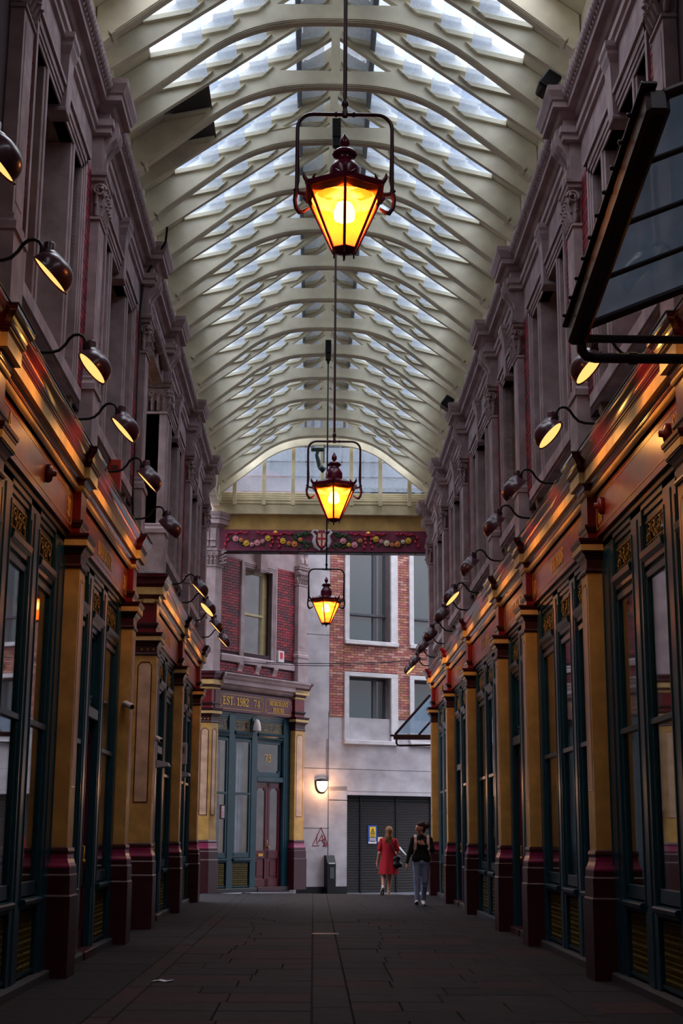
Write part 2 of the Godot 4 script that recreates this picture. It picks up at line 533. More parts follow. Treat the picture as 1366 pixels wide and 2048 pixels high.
# ---------------------------------------------------------------- the upper storey
func build_walls():
	M["glazed"] = []
	for k in 4:
		M.glazed.append(mk("glazed_brick%d" % k, RED_BRICKS[k], 0.5))
	for s in [-1.0, 1.0]:
		var nm := "left" if s < 0 else "right"
		var w := thing("wall_" + nm, "%s upper storey wall of pale stone and dark red brick" % nm, "wall", V(s, 3.0, 5.64, -20), "", "structure")
		var segs := [[-8.0, -20.4], [-23.1, -32.6]] if s < 0 else [[-8.0, -37.0]]
		var room := MB.new()
		for g in segs:   # the dark rooms behind: back walls, floors between, and top
			bar(room, s, 5.2, 5.4, -0.1, 10.6, g[0], g[1])
			bar(room, s, 2.9, 5.4, 10.42, 10.6, g[0], g[1])
			bar(room, s, 3.02, 5.4, 5.45, 5.6, g[0], g[1])
			bar(room, s, 3.2, 5.4, -0.1, 10.6, g[0] - 0.2, g[0] - 0.4)
			bar(room, s, 2.98, 5.4, -0.1, 10.6, g[1] + 0.2, g[1])
		obj("inner_room", room, M.dark_room, w)
		var run := MB.new()   # behind the camera the same fronts go on
		bar(run, s, 2.8, 5.4, -0.1, 10.6, 6.0, -8.0)
		obj("wall_run", run, M.stone, w)
		var body := MB.new()
		var band := MB.new()
		for i in 7:
			if s < 0 and i == 6: continue
			var zn: float = PZ[i] - 0.42 if i >= 0 else -8.0
			if i < 6 and not (s < 0 and (i == 2 or i == 5)):
				var zf: float = PZ[i + 1]
				var o := opening(zn, zf)
				bar(body, s, 2.87, 3.3, 6.05, 8.95, zn + 0.42, o[0] + 0.16)
				bar(body, s, 2.87, 3.3, 6.05, 8.95, o[1] - 0.16, zf)
				upper_window(s, i, o[0], o[1])
				for e in [[zn, o[0] + 0.17], [o[1] - 0.17, zf]]:
					var near: bool = e[0] > -16.0
					bricks(w, V(s, 2.868, 6.24, e[0]), Vector3(0, 0, -1), e[0] - e[1], 2.7, Vector3(-s, 0, 0), RED_BRICKS, near and s < 0)
			elif i < 6 and s < 0 and i == 2:
				pass
			else:
				bar(body, s, 2.87, 3.3, 5.6, 8.95, PZ[i] + 0.0, PZ[i] - 0.42)
		# first stretch before the first pilaster in view
		bar(body, s, 2.87, 3.3, 5.6, 8.95, -8.0, PZ[0])
		for g in segs:
			bar(band, s, 2.98, 3.3, 5.55, 6.06, g[0], g[1])
			bar(band, s, 2.87, 3.3, 8.94, 10.03, g[0], g[1])
		if s < 0:   # the bridge of stone over the side passage
			bar(band, s, 2.87, 3.3, 8.94, 10.03, -20.4, -23.1)
			bar(band, s, 2.87, 3.25, 5.6, 10.03, -32.2, -32.62)
		obj("brick_pier", body, M.mortar, w)
		obj("stone_band", band, M.stone, w)
		# entablature
		var t := thing("trim_1" if s < 0 else "trim_2", "%s stone cornice below the glass roof" % nm, "cornice", V(s, 2.7, 9.4, -20), "", "structure")
		var prof := [[0.0, 9.42], [0.04, 9.44], [0.04, 9.5], [0.07, 9.52], [0.07, 9.6], [0.02, 9.62], [0.02, 9.7], [0.06, 9.72], [0.1, 9.77], [0.17, 9.785], [0.17, 9.855], [0.19, 9.87], [0.2, 9.9], [0.235, 9.97], [0.24, 10.03], [0.0, 10.06]]
		var mb := MB.new()
		var pts := []
		for p in prof: pts.append(Vector2(2.87 - p[0], p[1]))
		pts.append(Vector2(3.0, 10.06)); pts.append(Vector2(3.0, 9.42))
		strip(mb, s, pts, -8.0, -37.1 if s > 0 else -32.8)
		obj("cornice_run", mb, M.stone, t)
		var eggs := []
		var zz := -9.0
		while zz > (-37.0 if s > 0 else -32.6):
			eggs.append(Transform3D(Basis(Vector3(0, 0, 1), s * 0.5) * Basis.from_scale(Vector3(0.035, 0.062, 0.036)), V(s, 2.66, 9.925, zz)))
			zz -= 0.095
		var ball := SphereMesh.new()
		ball.radius = 1.0
		ball.height = 2.0
		ball.radial_segments = 8
		ball.rings = 5
		many("egg_and_dart", ball, M.carved_stone, eggs, [], t)
		for i in 7:
			if s < 0 and i == 6: continue
			var b := MB.new()
			pierw(b, s, 2.69, 2.9, PZ[i] + 0.02, PZ[i] - 0.44, prof)
			obj("cornice_break", b, M.stone, t)
			upper_pilaster(s, i)
	# the left wall turns into the side passage: carved frieze over the opening
	var f := thing("carved_frieze", "carved stone festoon panel over the side passage on the left", "frieze", V(-1, 2.85, 8.9, -21.7))
	var fm := MB.new()
	bar(fm, -1, 2.82, 3.0, 8.86, 9.42, -20.4, -23.0, 0.01)
	obj("frieze_slab", fm, M.stone, f)
	var fes := MB.new()
	for k in 3:
		var zc := -20.85 - k * 0.85
		var path := []
		for j in 13:
			var a := PI * j / 12.0
			path.append(V(-1, 2.79 - 0.05 * sin(a), 9.3 - 0.26 * sin(a), zc + 0.38 * cos(a)))
		var rr := []
		for j in 13: rr.append(0.03 + 0.045 * sin(PI * j / 12.0) + 0.012 * (j % 2))
		fes.tube(path, rr, 7)
		fes.lathe([Vector2(0, 0.05), Vector2(0.05, 0.03), Vector2(0.09, 0), Vector2(0.1, -0.03)], 9, Transform3D(Basis(Vector3(0, 0, 1), -PI / 2), V(-1, 2.79, 9.25, zc + 0.43)))
	fes.tube(spiral(V(-1, 2.76, 9.12, -21.7), Vector3(0, 0, 1), Vector3.UP, 0.2, 1.6), 0.035, 6)
	fes.tube(spiral(V(-1, 2.76, 9.12, -21.7), Vector3(0, 0, -1), Vector3.UP, 0.2, 1.6), 0.035, 6)
	obj("festoon", fes, M.carved_stone, f)


func opening(zn: float, zf: float) -> Array:   # near and far edge of a window between two pilasters
	var c := (zn + zf) / 2
	var h := 1.3 if zn - zf > 3.2 else 0.72
	return [c + h, c - h]


func spiral(c: Vector3, u: Vector3, v: Vector3, r: float, turns: float, inner := 0.15, n := 22) -> Array:
	var p := []
	for i in n:
		var t := float(i) / (n - 1)
		var a := t * turns * TAU
		p.append(c + (u * cos(a) + v * sin(a)) * r * lerpf(1.0, inner, t))
	return p


func upper_window(s: float, i: int, z0: float, z1: float, zname := ""):
	var wide := z0 - z1 > 2.0
	var side := "left" if s < 0 else "right"
	var lab: String = zname if zname else "stone-framed upper window on the %s wall, %s along from the camera" % [side, ORD[i]]
	wcount += 1
	var w := thing("window_%d" % wcount, lab, "window", V(s, 2.9, 6.05, (z0 + z1) / 2), "", "structure")
	var y0 := 6.24
	var y1 := 8.70
	var a := MB.new()
	# architrave in three fasciae
	for k in 3:
		var d0 := 0.055 * k
		var o := 2.868 - 0.014 * (k + 1)
		bar(a, s, o, 3.0, y0, y1 + d0 + 0.08, z0 + d0, z0 + d0 + 0.075)
		bar(a, s, o, 3.0, y0, y1 + d0 + 0.08, z1 - d0, z1 - d0 - 0.075)
		bar(a, s, o, 3.0, y1 + d0, y1 + d0 + 0.08, z0 + d0 + 0.075, z1 - d0 - 0.075)
	bar(a, s, 2.80, 2.95, y1 + 0.2, y1 + 0.25, z0 + 0.22, z1 - 0.22)
	obj("architrave", a, M.stone, w)
	var rv := MB.new()   # deep reveals and lintel
	bar(rv, s, 2.9, 3.3, y0, y1, z0, z0 + 0.17)
	bar(rv, s, 2.9, 3.3, y0, y1, z1, z1 - 0.17)
	bar(rv, s, 2.87, 3.3, y1, y1 + 0.25, z0 + 0.17, z1 - 0.17)
	obj("reveal", rv, M.reveal_stone, w)
	var lights := [[z0, z1]]
	if wide:
		lights = [[z0, z0 - 0.44], [z0 - 0.6, z1 + 0.6], [z1 + 0.44, z1]]
		for zc in [z0 - 0.52, z1 + 0.52]:
			var m := MB.new()
			bar(m, s, 2.87, 3.24, y0, y1, zc + 0.08, zc - 0.08, 0.01)
			bar(m, s, 2.85, 3.0, y0, y1, zc + 0.035, zc - 0.035, 0.008)
			obj("mullion", m, M.stone, w)
	for l in lights:
		var f := MB.new()
		bar(f, s, 3.2, 3.27, y0, y1, l[0], l[0] - 0.06)
		bar(f, s, 3.2, 3.27, y0, y1, l[1], l[1] + 0.06)
		bar(f, s, 3.2, 3.27, y0, y0 + 0.1, l[0], l[1])
		bar(f, s, 3.2, 3.27, y1 - 0.08, y1, l[0], l[1])
		bar(f, s, 3.19, 3.26, 7.42, 7.48, l[0], l[1])
		var sa := obj("sash", f, M.sash_cream, w)
		for ys in [[y0 + 0.1, 7.42], [7.48, y1 - 0.08]]:
			var g := MB.new()
			bar(g, s, 3.225, 3.233, ys[0], ys[1], l[0] - 0.06, l[1] + 0.06)
			obj("pane", g, M.sash_glass, sa)
	var ks := MB.new()   # the long keystone
	var zc := (z0 + z1) / 2
	pierw(ks, s, 2.80, 3.0, zc + 0.11, zc - 0.11, [[0.0, 8.62], [0.01, 8.63], [0.01, 8.66], [0.0, 8.67], [0.02, 9.25], [0.03, 9.28], [0.05, 9.34], [0.05, 9.38], [0.07, 9.42], [0.07, 9.48]])
	obj("keystone", ks, M.stone, w)
	var sl := MB.new()
	pierw(sl, s, 2.80, 3.3, z0 + 0.3, z1 - 0.3, [[-0.03, 6.03], [-0.03, 6.06], [0.0, 6.06], [0.0, 6.2], [-0.03, 6.24], [-0.05, 6.245]])
	obj("sill", sl, M.stone, w)
	for zb in [z0 + 0.05, z1 - 0.05]:
		var b := MB.new()
		strip(b, s, [Vector2(2.99, 5.66), Vector2(2.93, 5.68), Vector2(2.92, 5.8), Vector2(2.86, 5.94), Vector2(2.85, 6.035), Vector2(2.99, 6.035)], zb + 0.07, zb - 0.07)
		obj("bracket", b, M.reveal_stone, w)


var wcount := 0


func upper_pilaster(s: float, i: int, lab := ""):
	var side := "left" if s < 0 else "right"
	var z: float = PZ[i]
	if FR != Transform3D(): z = -3.2
	var zf := z - 0.4
	var p := thing("pilaster", lab if lab else "stone pilaster with carved capital on the %s upper wall, %s from the camera" % [side, ORD[i]], "pilaster", V(s, 2.8, 5.62, z - 0.2), "stone pilasters of the upper storey")
	var ow := 3.0
	if s < 0 and i == 3 and FR == Transform3D(): ow = 3.2
	var m := MB.new()
	pierw(m, s, 2.75, ow, z, zf, [[0.03, 5.62], [0.03, 6.3], [0.05, 6.31], [0.05, 6.38], [0.02, 6.42], [0.02, 6.46], [0.0, 6.48]])
	obj("pedestal", m, M.stone, p)
	m = MB.new()
	pierw(m, s, 2.75, ow, z, zf, [[0.0, 6.48], [0.0, 8.36], [0.02, 8.37], [0.02, 8.40], [0.0, 8.41], [0.0, 8.42]])
	bar(m, s, 2.744, 2.76, 6.6, 8.28, z - 0.07, zf + 0.07, 0.004)
	obj("shaft", m, M.stone, p)
	m = MB.new()
	pierw(m, s, 2.755, ow, z - 0.01, zf + 0.01, [[0.0, 8.42], [0.01, 8.6], [0.05, 8.78], [0.06, 8.8]])
	pierw(m, s, 2.74, ow, z, zf, [[0.03, 8.82], [0.05, 8.84], [0.05, 8.88], [0.07, 8.9], [0.07, 8.94]])
	var fx := XC + s * 2.72
	for zz in [z - 0.03, zf + 0.03]:   # volutes on the front and on the near flank
		var sg := 1.0 if zz > z - 0.2 else -1.0
		m.tube(spiral(Vector3(fx, 8.72, zz), Vector3(0, 0, sg), Vector3.UP, 0.085, 1.8), 0.02, 5)
	var fo := 2.755
	while fo < ow - 0.05:
		m.tube(spiral(V(s, fo, 8.72, z + 0.035), Vector3(-s, 0, 0), Vector3.UP, 0.08, 1.8), 0.02, 5)
		fo += 0.26
	for k in 4:   # acanthus leaves curling out
		var zl := z - 0.05 - 0.1 * k
		for tier in 2:
			var yb := 8.43 + 0.13 * tier
			m.tube([Vector3(fx + s * 0.03, yb, zl), Vector3(fx - s * 0.005, yb + 0.08, zl), Vector3(fx - s * 0.03, yb + 0.13, zl), Vector3(fx - s * 0.06, yb + 0.12, zl)], [0.035, 0.032, 0.024, 0.014], 5)
	fo = 2.79
	while fo < ow - 0.02:
		for tier in 2:
			var yb := 8.43 + 0.13 * tier
			m.tube([V(s, fo, yb, z - 0.01), V(s, fo, yb + 0.08, z + 0.02), V(s, fo, yb + 0.13, z + 0.045), V(s, fo, yb + 0.12, z + 0.07)], [0.035, 0.032, 0.024, 0.014], 5)
		fo += 0.1
	obj("capital", m, M.carved_stone, p)
	m = MB.new()   # scrolled console carrying the cornice
	var sc := []
	for q in [[2.80, 8.94], [2.72, 8.96], [2.69, 9.02], [2.70, 9.1], [2.73, 9.18], [2.72, 9.26], [2.66, 9.36], [2.60, 9.42], [2.57, 9.5], [2.58, 9.6], [2.64, 9.66], [2.9, 9.68], [2.9, 8.94]]:
		sc.append(Vector2(q[0], q[1]))
	strip(m, s, sc, z - 0.04, z - 0.16)
	strip(m, s, sc, zf + 0.16, zf + 0.04)
	bar(m, s, 2.74, ow, 8.94, 9.6, z - 0.01, zf + 0.01)
	obj("console", m, M.stone, p)


# ---------------------------------------------------------------- roof
func arch(o: float) -> float:
	o = absf(o)
	if o < 1.65: return 11.65 - 0.47 * pow(o / 1.65, 2.75)
	return 11.18 - 0.8 * (o - 1.65)


func rb(o: float) -> float: return 12.40 - 0.72 * absf(o)
func rt(o: float) -> float: return 12.74 - 0.72 * absf(o)


func tier_of(i: int) -> Array:   # outer and inner end of a tier of roof glass: off, y
	var o := 2.36 - 0.385 * i
	var y := rt(o) + 0.06
	var inn := o - 0.66
	return [o, y, inn, y + 0.2 * 0.66]


func slab_cols(mb: MB, xs: Array, lo: Callable, hi: Callable, z0: float, z1: float):
	for i in xs.size() - 1:
		var a: float = xs[i]
		var b: float = xs[i + 1]
		var p := [Vector2(a, lo.call(a)), Vector2(b, lo.call(b)), Vector2(b, hi.call(b)), Vector2(a, hi.call(a))]
		for z in [z0, z1]:
			mb.quad(Vector3(p[0].x, p[0].y, z), Vector3(p[1].x, p[1].y, z), Vector3(p[2].x, p[2].y, z), Vector3(p[3].x, p[3].y, z))
		mb.quad(Vector3(p[0].x, p[0].y, z0), Vector3(p[1].x, p[1].y, z0), Vector3(p[1].x, p[1].y, z1), Vector3(p[0].x, p[0].y, z1))
		mb.quad(Vector3(p[3].x, p[3].y, z0), Vector3(p[2].x, p[2].y, z0), Vector3(p[2].x, p[2].y, z1), Vector3(p[3].x, p[3].y, z1))
	for e in [xs[0], xs[xs.size() - 1]]:
		mb.quad(Vector3(e, lo.call(e), z0), Vector3(e, hi.call(e), z0), Vector3(e, hi.call(e), z1), Vector3(e, lo.call(e), z1))


func span(a: float, b: float, n: int) -> Array:
	var r := []
	for i in n + 1: r.append(lerpf(a, b, float(i) / n))
	return r


func build_roof():
	var c := thing("ceiling", "long arched glass roof on cream painted timber ribs", "roof", Vector3(XC, 10.0, -25), "", "structure")
	# one arched frame, one straight rafter pair, their ledges and glass: shared meshes
	var rib := MB.new()
	for s in [-1.0, 1.0]:
		slab_cols(rib, span(s * 0.78, s * 2.78, 16), func(o): return arch(o), func(o): return rt(o), -0.05, 0.05)
		slab_cols(rib, span(s * 0.06, s * 0.78, 5), func(o): return arch(o), func(_o): return 11.84, -0.05, 0.05)
		slab_cols(rib, span(s * 0.06, s * 0.78, 3), func(o): return maxf(rb(o), 11.84), func(o): return rt(o), -0.05, 0.05)
	slab_cols(rib, [-0.06, 0.06], func(o): return arch(o), func(o): return rt(o), -0.05, 0.05)
	slab_cols(rib, [-0.46, 0.46], func(o): return 12.36 + 0.0 * o, func(_o): return 12.96, -0.04, 0.04)
	var rib_mesh := rib.done()
	var mo := MB.new()
	for q in [[0.085, -0.028, 0.012], [0.07, -0.045, -0.028], [0.05, -0.06, -0.045]]:
		var lo: float = q[1]
		var hi: float = q[2]
		slab_cols(mo, span(-2.62, 2.62, 44), func(o): return arch(o) + lo, func(o): return arch(o) + hi, -q[0], q[0])
	for s in [-1.0, 1.0]:   # the little shaped block at the foot of the moulding
		mo.box(Vector3(s * 2.68, arch(2.68) - 0.03, 0), Vector3(0.1, 0.1, 0.22), Basis(Vector3(0, 0, 1), -s * 0.75))
		mo.box(Vector3(s * 2.60, arch(2.60) - 0.03, 0), Vector3(0.05, 0.07, 0.26), Basis(Vector3(0, 0, 1), -s * 0.75))
	var mo_mesh := mo.done()
	var rf := MB.new()
	for s in [-1.0, 1.0]:
		slab_cols(rf, span(0.0, s * 2.82, 6), func(o): return rb(o), func(o): return rt(o), -0.04, 0.04)
	var rf_mesh := rf.done()
	var led := MB.new()
	for s in [-1.0, 1.0]:
		for i in 5:
			var t := tier_of(i)
			var a := Vector2(s * t[0], t[1] - 0.012)
			var b := Vector2(s * (t[2] + 0.06), t[3] - 0.012)
			var pts := PackedVector2Array([a, b, Vector2(s * (t[2] - 0.07), t[3] + 0.09), b + Vector2(s * 0.03, -0.065), a + Vector2(0, -0.07)])
			led.extrude(pts, func(p): return Vector3(p.x, p.y, -0.105), func(p): return Vector3(p.x, p.y, 0.105))
	var led_mesh := led.done()
	var pane_mesh := []
	for s in [-1.0, 1.0]:
		for i in 5:
			var t := tier_of(i)
			var g := MB.new()
			var pts := PackedVector2Array([Vector2(s * (t[0] + 0.05), t[1] - 0.004), Vector2(s * t[2], t[3]), Vector2(s * t[2], t[3] + 0.008), Vector2(s * (t[0] + 0.05), t[1] + 0.004)])
			g.extrude(pts, func(p): return Vector3(p.x, p.y, 0.37), func(p): return Vector3(p.x, p.y, -0.37))
			pane_mesh.append(g.done())
	var rp := []
	for s in [-1.0, 1.0]:
		var g := MB.new()
		var pts := PackedVector2Array([Vector2(s * 0.52, 12.93), Vector2(s * 0.0, 13.2), Vector2(s * 0.0, 13.208), Vector2(s * 0.52, 12.938)])
		g.extrude(pts, func(p): return Vector3(p.x, p.y, 0.4), func(p): return Vector3(p.x, p.y, -0.4))
		rp.append(g.done())
	var rbar := MB.new()
	for s in [-1.0, 1.0]:
		for zz in [0.0, 0.4]:
			rbar.box(Vector3(s * 0.25, 13.03, zz), Vector3(0.58, 0.06, 0.05), Basis(Vector3(0, 0, 1), -s * 0.52))
	var rbar_mesh := rbar.done()
	var z := -14.78
	var step := 0.81
	var n := 0
	var zf := z
	while zf > -36.0:
		var arched := n % 2 == 0
		var r := obj("arched_rib" if arched else "straight_rafter", rib_mesh if arched else rf_mesh, M.cream_paint, c, true)
		r.position = Vector3(0, -10.0, zf + 25)
		if arched: obj("rib_moulding", mo_mesh, M.cream_paint, r, true)
		obj("glazing_ledge", led_mesh, M.cream_paint, r, true)
		if n < 26:
			for k in 10:
				var dark := k == 0 and (n == 3 or n == 4)  # two left panes painted dark, as if shaded by a building top above
				var p := obj("glass_pane", pane_mesh[k], M.shaded_glass if dark else M.roof_glass, c, true)
				p.position = Vector3(0, -10.0, zf - step / 2 + 25)
			for k in 2:
				var p := obj("ridge_pane", rp[k], M.ridge_glass, c, true)
				p.position = Vector3(0, -10.0, zf - step / 2 + 25)
			var q := obj("ridge_bar", rbar_mesh, M.cream_paint, c, true)
			q.position = Vector3(0, -10.0, zf - step / 2 + 25)
		zf -= step
		n += 1
	# ridge sides, eaves boards, wall plates
	for s in [-1.0, 1.0]:
		var v := MB.new()
		v.box(Vector3(XC + s * 0.52, 12.55, -24.5), Vector3(0.07, 0.8, 33.0))
		obj("ridge_vent", v, M.lead, c)
		var ev := MB.new()
		strip(ev, s, [Vector2(2.36, rt(2.36) + 0.01), Vector2(2.9, 10.66), Vector2(2.9, 10.72), Vector2(2.36, rt(2.36) + 0.06)], -8.0, -37.3)
		obj("eaves_board", ev, M.cream_paint, c)
		var wp := MB.new()
		bar(wp, s, 2.80, 3.0, 10.03, 10.7, -8.0, -37.3)
		var zz := -14.7
		while zz > -36.8:
			for k in 4: bar(wp, s, 2.76, 2.82, 10.1 + 0.0, 10.62, zz - 0.18 - k * 0.12, zz - 0.24 - k * 0.12)
			zz -= 0.81
		obj("wall_plate", wp, M.cream_paint, c)
	# out of view: roof slopes made opaque to cut light on the near floor
	var near := MB.new()
	for s in [-1.0, 1.0]:
		near.quad(V(s, 2.4, rt(2.4), -12.0), V(s, 0.0, rt(0.0), -12.0), V(s, 0.0, rt(0.0), 6.0), V(s, 2.4, rt(2.4), 6.0))
	obj("light_cut_roof", near, M.cream_paint, c)
	for k in 12:
		var r := obj("arched_rib", rib_mesh, M.cream_paint, c, true)
		r.position = Vector3(0, -10.0, -13.16 + 1.62 * k + 25)
	near = MB.new()
	near.box(Vector3(XC, 6.5, 6.1), Vector3(11.0, 13.4, 0.3))
	obj("rear_light_stop", near, M.stone, c)  # added unseen wall, shuts out open sky behind the camera


# ---------------------------------------------------------------- the far end of the roof
func flower(mb: MB, p: Vector3, r: float):
	for k in 7:
		var a := TAU * k / 7.0
		mb.lathe([Vector2(0, 0.03), Vector2(0.35, 0.02), Vector2(0.42, -0.02)], 6, Transform3D(Basis.from_scale(Vector3.ONE * r) * Basis(Vector3(1, 0, 0), PI / 2), p + Vector3(cos(a), sin(a), 0.1) * r * 0.62))
	mb.lathe([Vector2(0, 0.45), Vector2(0.3, 0.32), Vector2(0.42, 0.05), Vector2(0.45, -0.1)], 8, Transform3D(Basis.from_scale(Vector3.ONE * r) * Basis(Vector3(1, 0, 0), PI / 2), p))


func build_end():
	var zb := -37.2
	var t := thing("trim_3", "cream beam and yellow cove across the end of the arcade", "beam", Vector3(0.17, 9.4, zb), "", "structure")
	var m := MB.new()
	m.box(Vector3(0.17, 9.62, zb - 0.25), Vector3(5.9, 0.46, 0.3))
	obj("yellow_cove", m, M.cove_yellow, t)
	m = MB.new()
	m.cbox(Vector3(0.17, 10.0, zb - 0.14), Vector3(5.9, 0.36, 0.36), 0.01)
	m.box(Vector3(0.17, 10.12, zb + 0.05), Vector3(5.9, 0.03, 0.02))
	obj("cream_beam", m, M.beam_cream, t)
	m = MB.new()
	for k in 4:
		m.cbox(Vector3(0.17, 10.21 + 0.066 * k, zb - 0.1 - 0.03 * k), Vector3(5.9, 0.055, 0.3), 0.01)
	obj("stepped_moulding", m, M.beam_cream, t)
	m = MB.new()
	for k in 12:
		m.box(Vector3(-2.3 + k * 0.45, 8.79, zb - 0.02), Vector3(0.03, 0.05, 0.03))
	m.box(Vector3(0.17, 8.8, zb - 0.12), Vector3(5.7, 0.035, 0.3))
	obj("iron_ledge", m, M.iron, t)
	# glazed hip behind the last rib
	var h := thing("window_90", "glazed screen of white panes closing the roof above the end beam", "window", Vector3(0.17, 10.4, zb), "", "structure")
	for k in 7:
		var x := -2.2 + 0.78 * k
		var top := minf(arch(x - XC) + 0.2, 11.7)
		m = MB.new()
		m.cbox(Vector3(x, (10.02 + top) / 2, zb + 0.19), Vector3(0.1, top - 10.02, 0.12), 0.01)
		obj("glazing_post", m, M.beam_cream, h)
	for k in 8:
		var x0 := -2.2 + 0.78 * (k - 1) + 0.05
		for r in 3:
			m = MB.new()
			var y0 := 10.47 + 0.42 * r
			m.quad(Vector3(x0, y0, zb - 0.02), Vector3(x0 + 0.68, y0, zb - 0.02), Vector3(x0 + 0.68, y0 + 0.36, zb + 0.06), Vector3(x0, y0 + 0.36, zb + 0.06))
			m.quad(Vector3(x0, y0, zb - 0.028), Vector3(x0 + 0.68, y0, zb - 0.028), Vector3(x0 + 0.68, y0 + 0.36, zb + 0.052), Vector3(x0, y0 + 0.36, zb + 0.052))
			obj("glass_pane", m, M.roof_glass, h)
	# arch against the screen
	m = MB.new()
	slab_cols(m, span(-2.82, 2.82, 40), func(o): return arch(o) - 0.02, func(o): return arch(o) + 0.3, -0.06, 0.06)
	var ra := obj("end_arch", m, M.cream_paint, h, true)
	ra.position = Vector3(XC, 0, -36.75) - h.position
	# decorated frieze beam
	var f := thing("frieze_panel", "maroon frieze board with painted garlands, red ribbons and a shield at the arcade's end", "frieze", Vector3(0.17, 8.83, zb))
	m = MB.new()
	m.cbox(Vector3(0.17, 9.11, zb - 0.1), Vector3(5.64, 0.58, 0.2), 0.008)
	m.box(Vector3(0.17, 8.835, zb + 0.012), Vector3(5.64, 0.03, 0.03))
	obj("board", m, M.frieze_pink, f)
	var z := zb + 0.012
	for x in [-1.1, 1.38]:   # bows: disc, two waving tails to the sides, two tails hanging
		var r := MB.new()
		for sg in [-1.0, 1.0]:
			ribbon(r, [Vector3(x, 9.3, z), Vector3(x + sg * 0.14, 9.26, z), Vector3(x + sg * 0.24, 9.33, z), Vector3(x + sg * 0.36, 9.28, z), Vector3(x + sg * 0.5, 9.34, z)], Vector3(0, 0.045, 0.0))
			ribbon(r, [Vector3(x + sg * 0.02, 9.28, z), Vector3(x + sg * 0.09, 9.18, z), Vector3(x + sg * 0.05, 9.08, z), Vector3(x + sg * 0.12, 8.98, z), Vector3(x + sg * 0.08, 8.88, z)], Vector3(0.05, 0, 0))
		obj("ribbon", r, M.ribbon_red, f)
		var d := MB.new()
		d.lathe([Vector2(0, 0.04), Vector2(0.03, 0.035), Vector2(0.035, 0.02), Vector2(0.06, 0.025), Vector2(0.065, 0.0)], 12, Transform3D(Basis(Vector3(1, 0, 0), PI / 2), Vector3(x, 9.31, z)))
		obj("gold_boss", d, M.gold_disc, f)
	for sg in [-1.0, 1.0]:
		var x: float = 0.14 + sg * 2.42
		var r := MB.new()
		ribbon(r, [Vector3(x, 9.32, z), Vector3(x - sg * 0.12, 9.27, z), Vector3(x - sg * 0.24, 9.34, z), Vector3(x - sg * 0.36, 9.29, z), Vector3(x - sg * 0.46, 9.33, z)], Vector3(0, 0.045, 0))
		ribbon(r, [Vector3(x, 9.3, z), Vector3(x + sg * 0.14, 9.22, z), Vector3(x + sg * 0.06, 9.12, z), Vector3(x + sg * 0.16, 9.02, z), Vector3(x + sg * 0.13, 8.9, z)], Vector3(0.05, 0, 0))
		obj("ribbon", r, M.ribbon_red, f)
	# swags of flowers and leaves
	var petal := ["petal_yellow", "petal_pink", "petal_cream", "petal_orange", "petal_yellow"]
	var lf := MB.new()
	var sw := [[-2.3, -1.15, 0.2], [-1.05, -0.28, 0.16], [0.56, 1.32, 0.16], [1.44, 2.6, 0.2]]
	for q in sw:
		var nfl := int((q[1] - q[0]) / 0.14)
		for k in nfl + 1:
			var u := float(k) / nfl
			var p := Vector3(lerpf(q[0], q[1], u), 9.24 - 0.22 * sin(PI * u) - 0.0, z)
			if k > 0 and k < nfl:
				var fm := MB.new()
				flower(fm, p + Vector3(0, rng.randf_range(-0.03, 0.03), 0.02), 0.085 if k % 2 else 0.06)
				obj("flower", fm, M[petal[rng.randi() % 5]], f)
			for j in 3:
				leaf(lf, p + Vector3(rng.randf_range(-0.05, 0.05), rng.randf_range(-0.08, 0.07), 0), rng.randf() * TAU, 0.11)
	for sg in [-1.0, 1.0]:
		for k in 16:
			var u := k / 15.0
			leaf(lf, Vector3(0.14 + sg * (0.28 + 0.42 * u), 9.3 - 0.1 * u + rng.randf_range(-0.06, 0.05), z), (0.0 if sg > 0 else PI) + rng.randf_range(-0.9, 0.9), 0.14)
			leaf(lf, Vector3(0.14 + sg * (0.26 + 0.3 * u), 8.95 + rng.randf_range(-0.05, 0.1), z), (0.0 if sg > 0 else PI) + rng.randf_range(-0.9, 0.9), 0.13)
	obj("leaves", lf, M.leaf_green, f).set_meta("kind", "stuff")
	# cartouche and shield
	m = MB.new()
	for sg in [-1.0, 1.0]:
		m.tube([Vector3(0.14 + sg * 0.04, 8.86, z), Vector3(0.14 + sg * 0.17, 8.95, z + 0.02), Vector3(0.14 + sg * 0.21, 9.1, z + 0.03), Vector3(0.14 + sg * 0.18, 9.24, z + 0.02), Vector3(0.14 + sg * 0.26, 9.34, z + 0.03), Vector3(0.14 + sg * 0.2, 9.38, z + 0.05), Vector3(0.14 + sg * 0.1, 9.36, z + 0.02)], [0.03, 0.05, 0.055, 0.045, 0.04, 0.035, 0.03], 7)
	obj("cartouche", m, M.white_stone, f)
	m = MB.new()
	var shp := PackedVector2Array([Vector2(-0.11, 0.2), Vector2(0.11, 0.2), Vector2(0.12, 0.0), Vector2(0.08, -0.14), Vector2(0, -0.21), Vector2(-0.08, -0.14), Vector2(-0.12, 0.0)])
	m.extrude(shp, func(p): return Vector3(0.14 + p.x, 9.12 + p.y, z + 0.05), func(p): return Vector3(0.14 + p.x, 9.12 + p.y, z - 0.02))
	obj("shield", m, M.petal_cream, f)
	m = MB.new()
	m.box(Vector3(0.14, 9.11, z + 0.055), Vector3(0.045, 0.38, 0.012))
	m.box(Vector3(0.14, 9.16, z + 0.0551), Vector3(0.21, 0.045, 0.012))
	for i in shp.size():
		var a: Vector2 = shp[i]
		var b: Vector2 = shp[(i + 1) % shp.size()]
		m.tube([Vector3(0.14 + a.x, 9.12 + a.y, z + 0.05), Vector3(0.14 + b.x, 9.12 + b.y, z + 0.05)], 0.013, 5)
	obj("red_cross", m, M.ribbon_red, f)
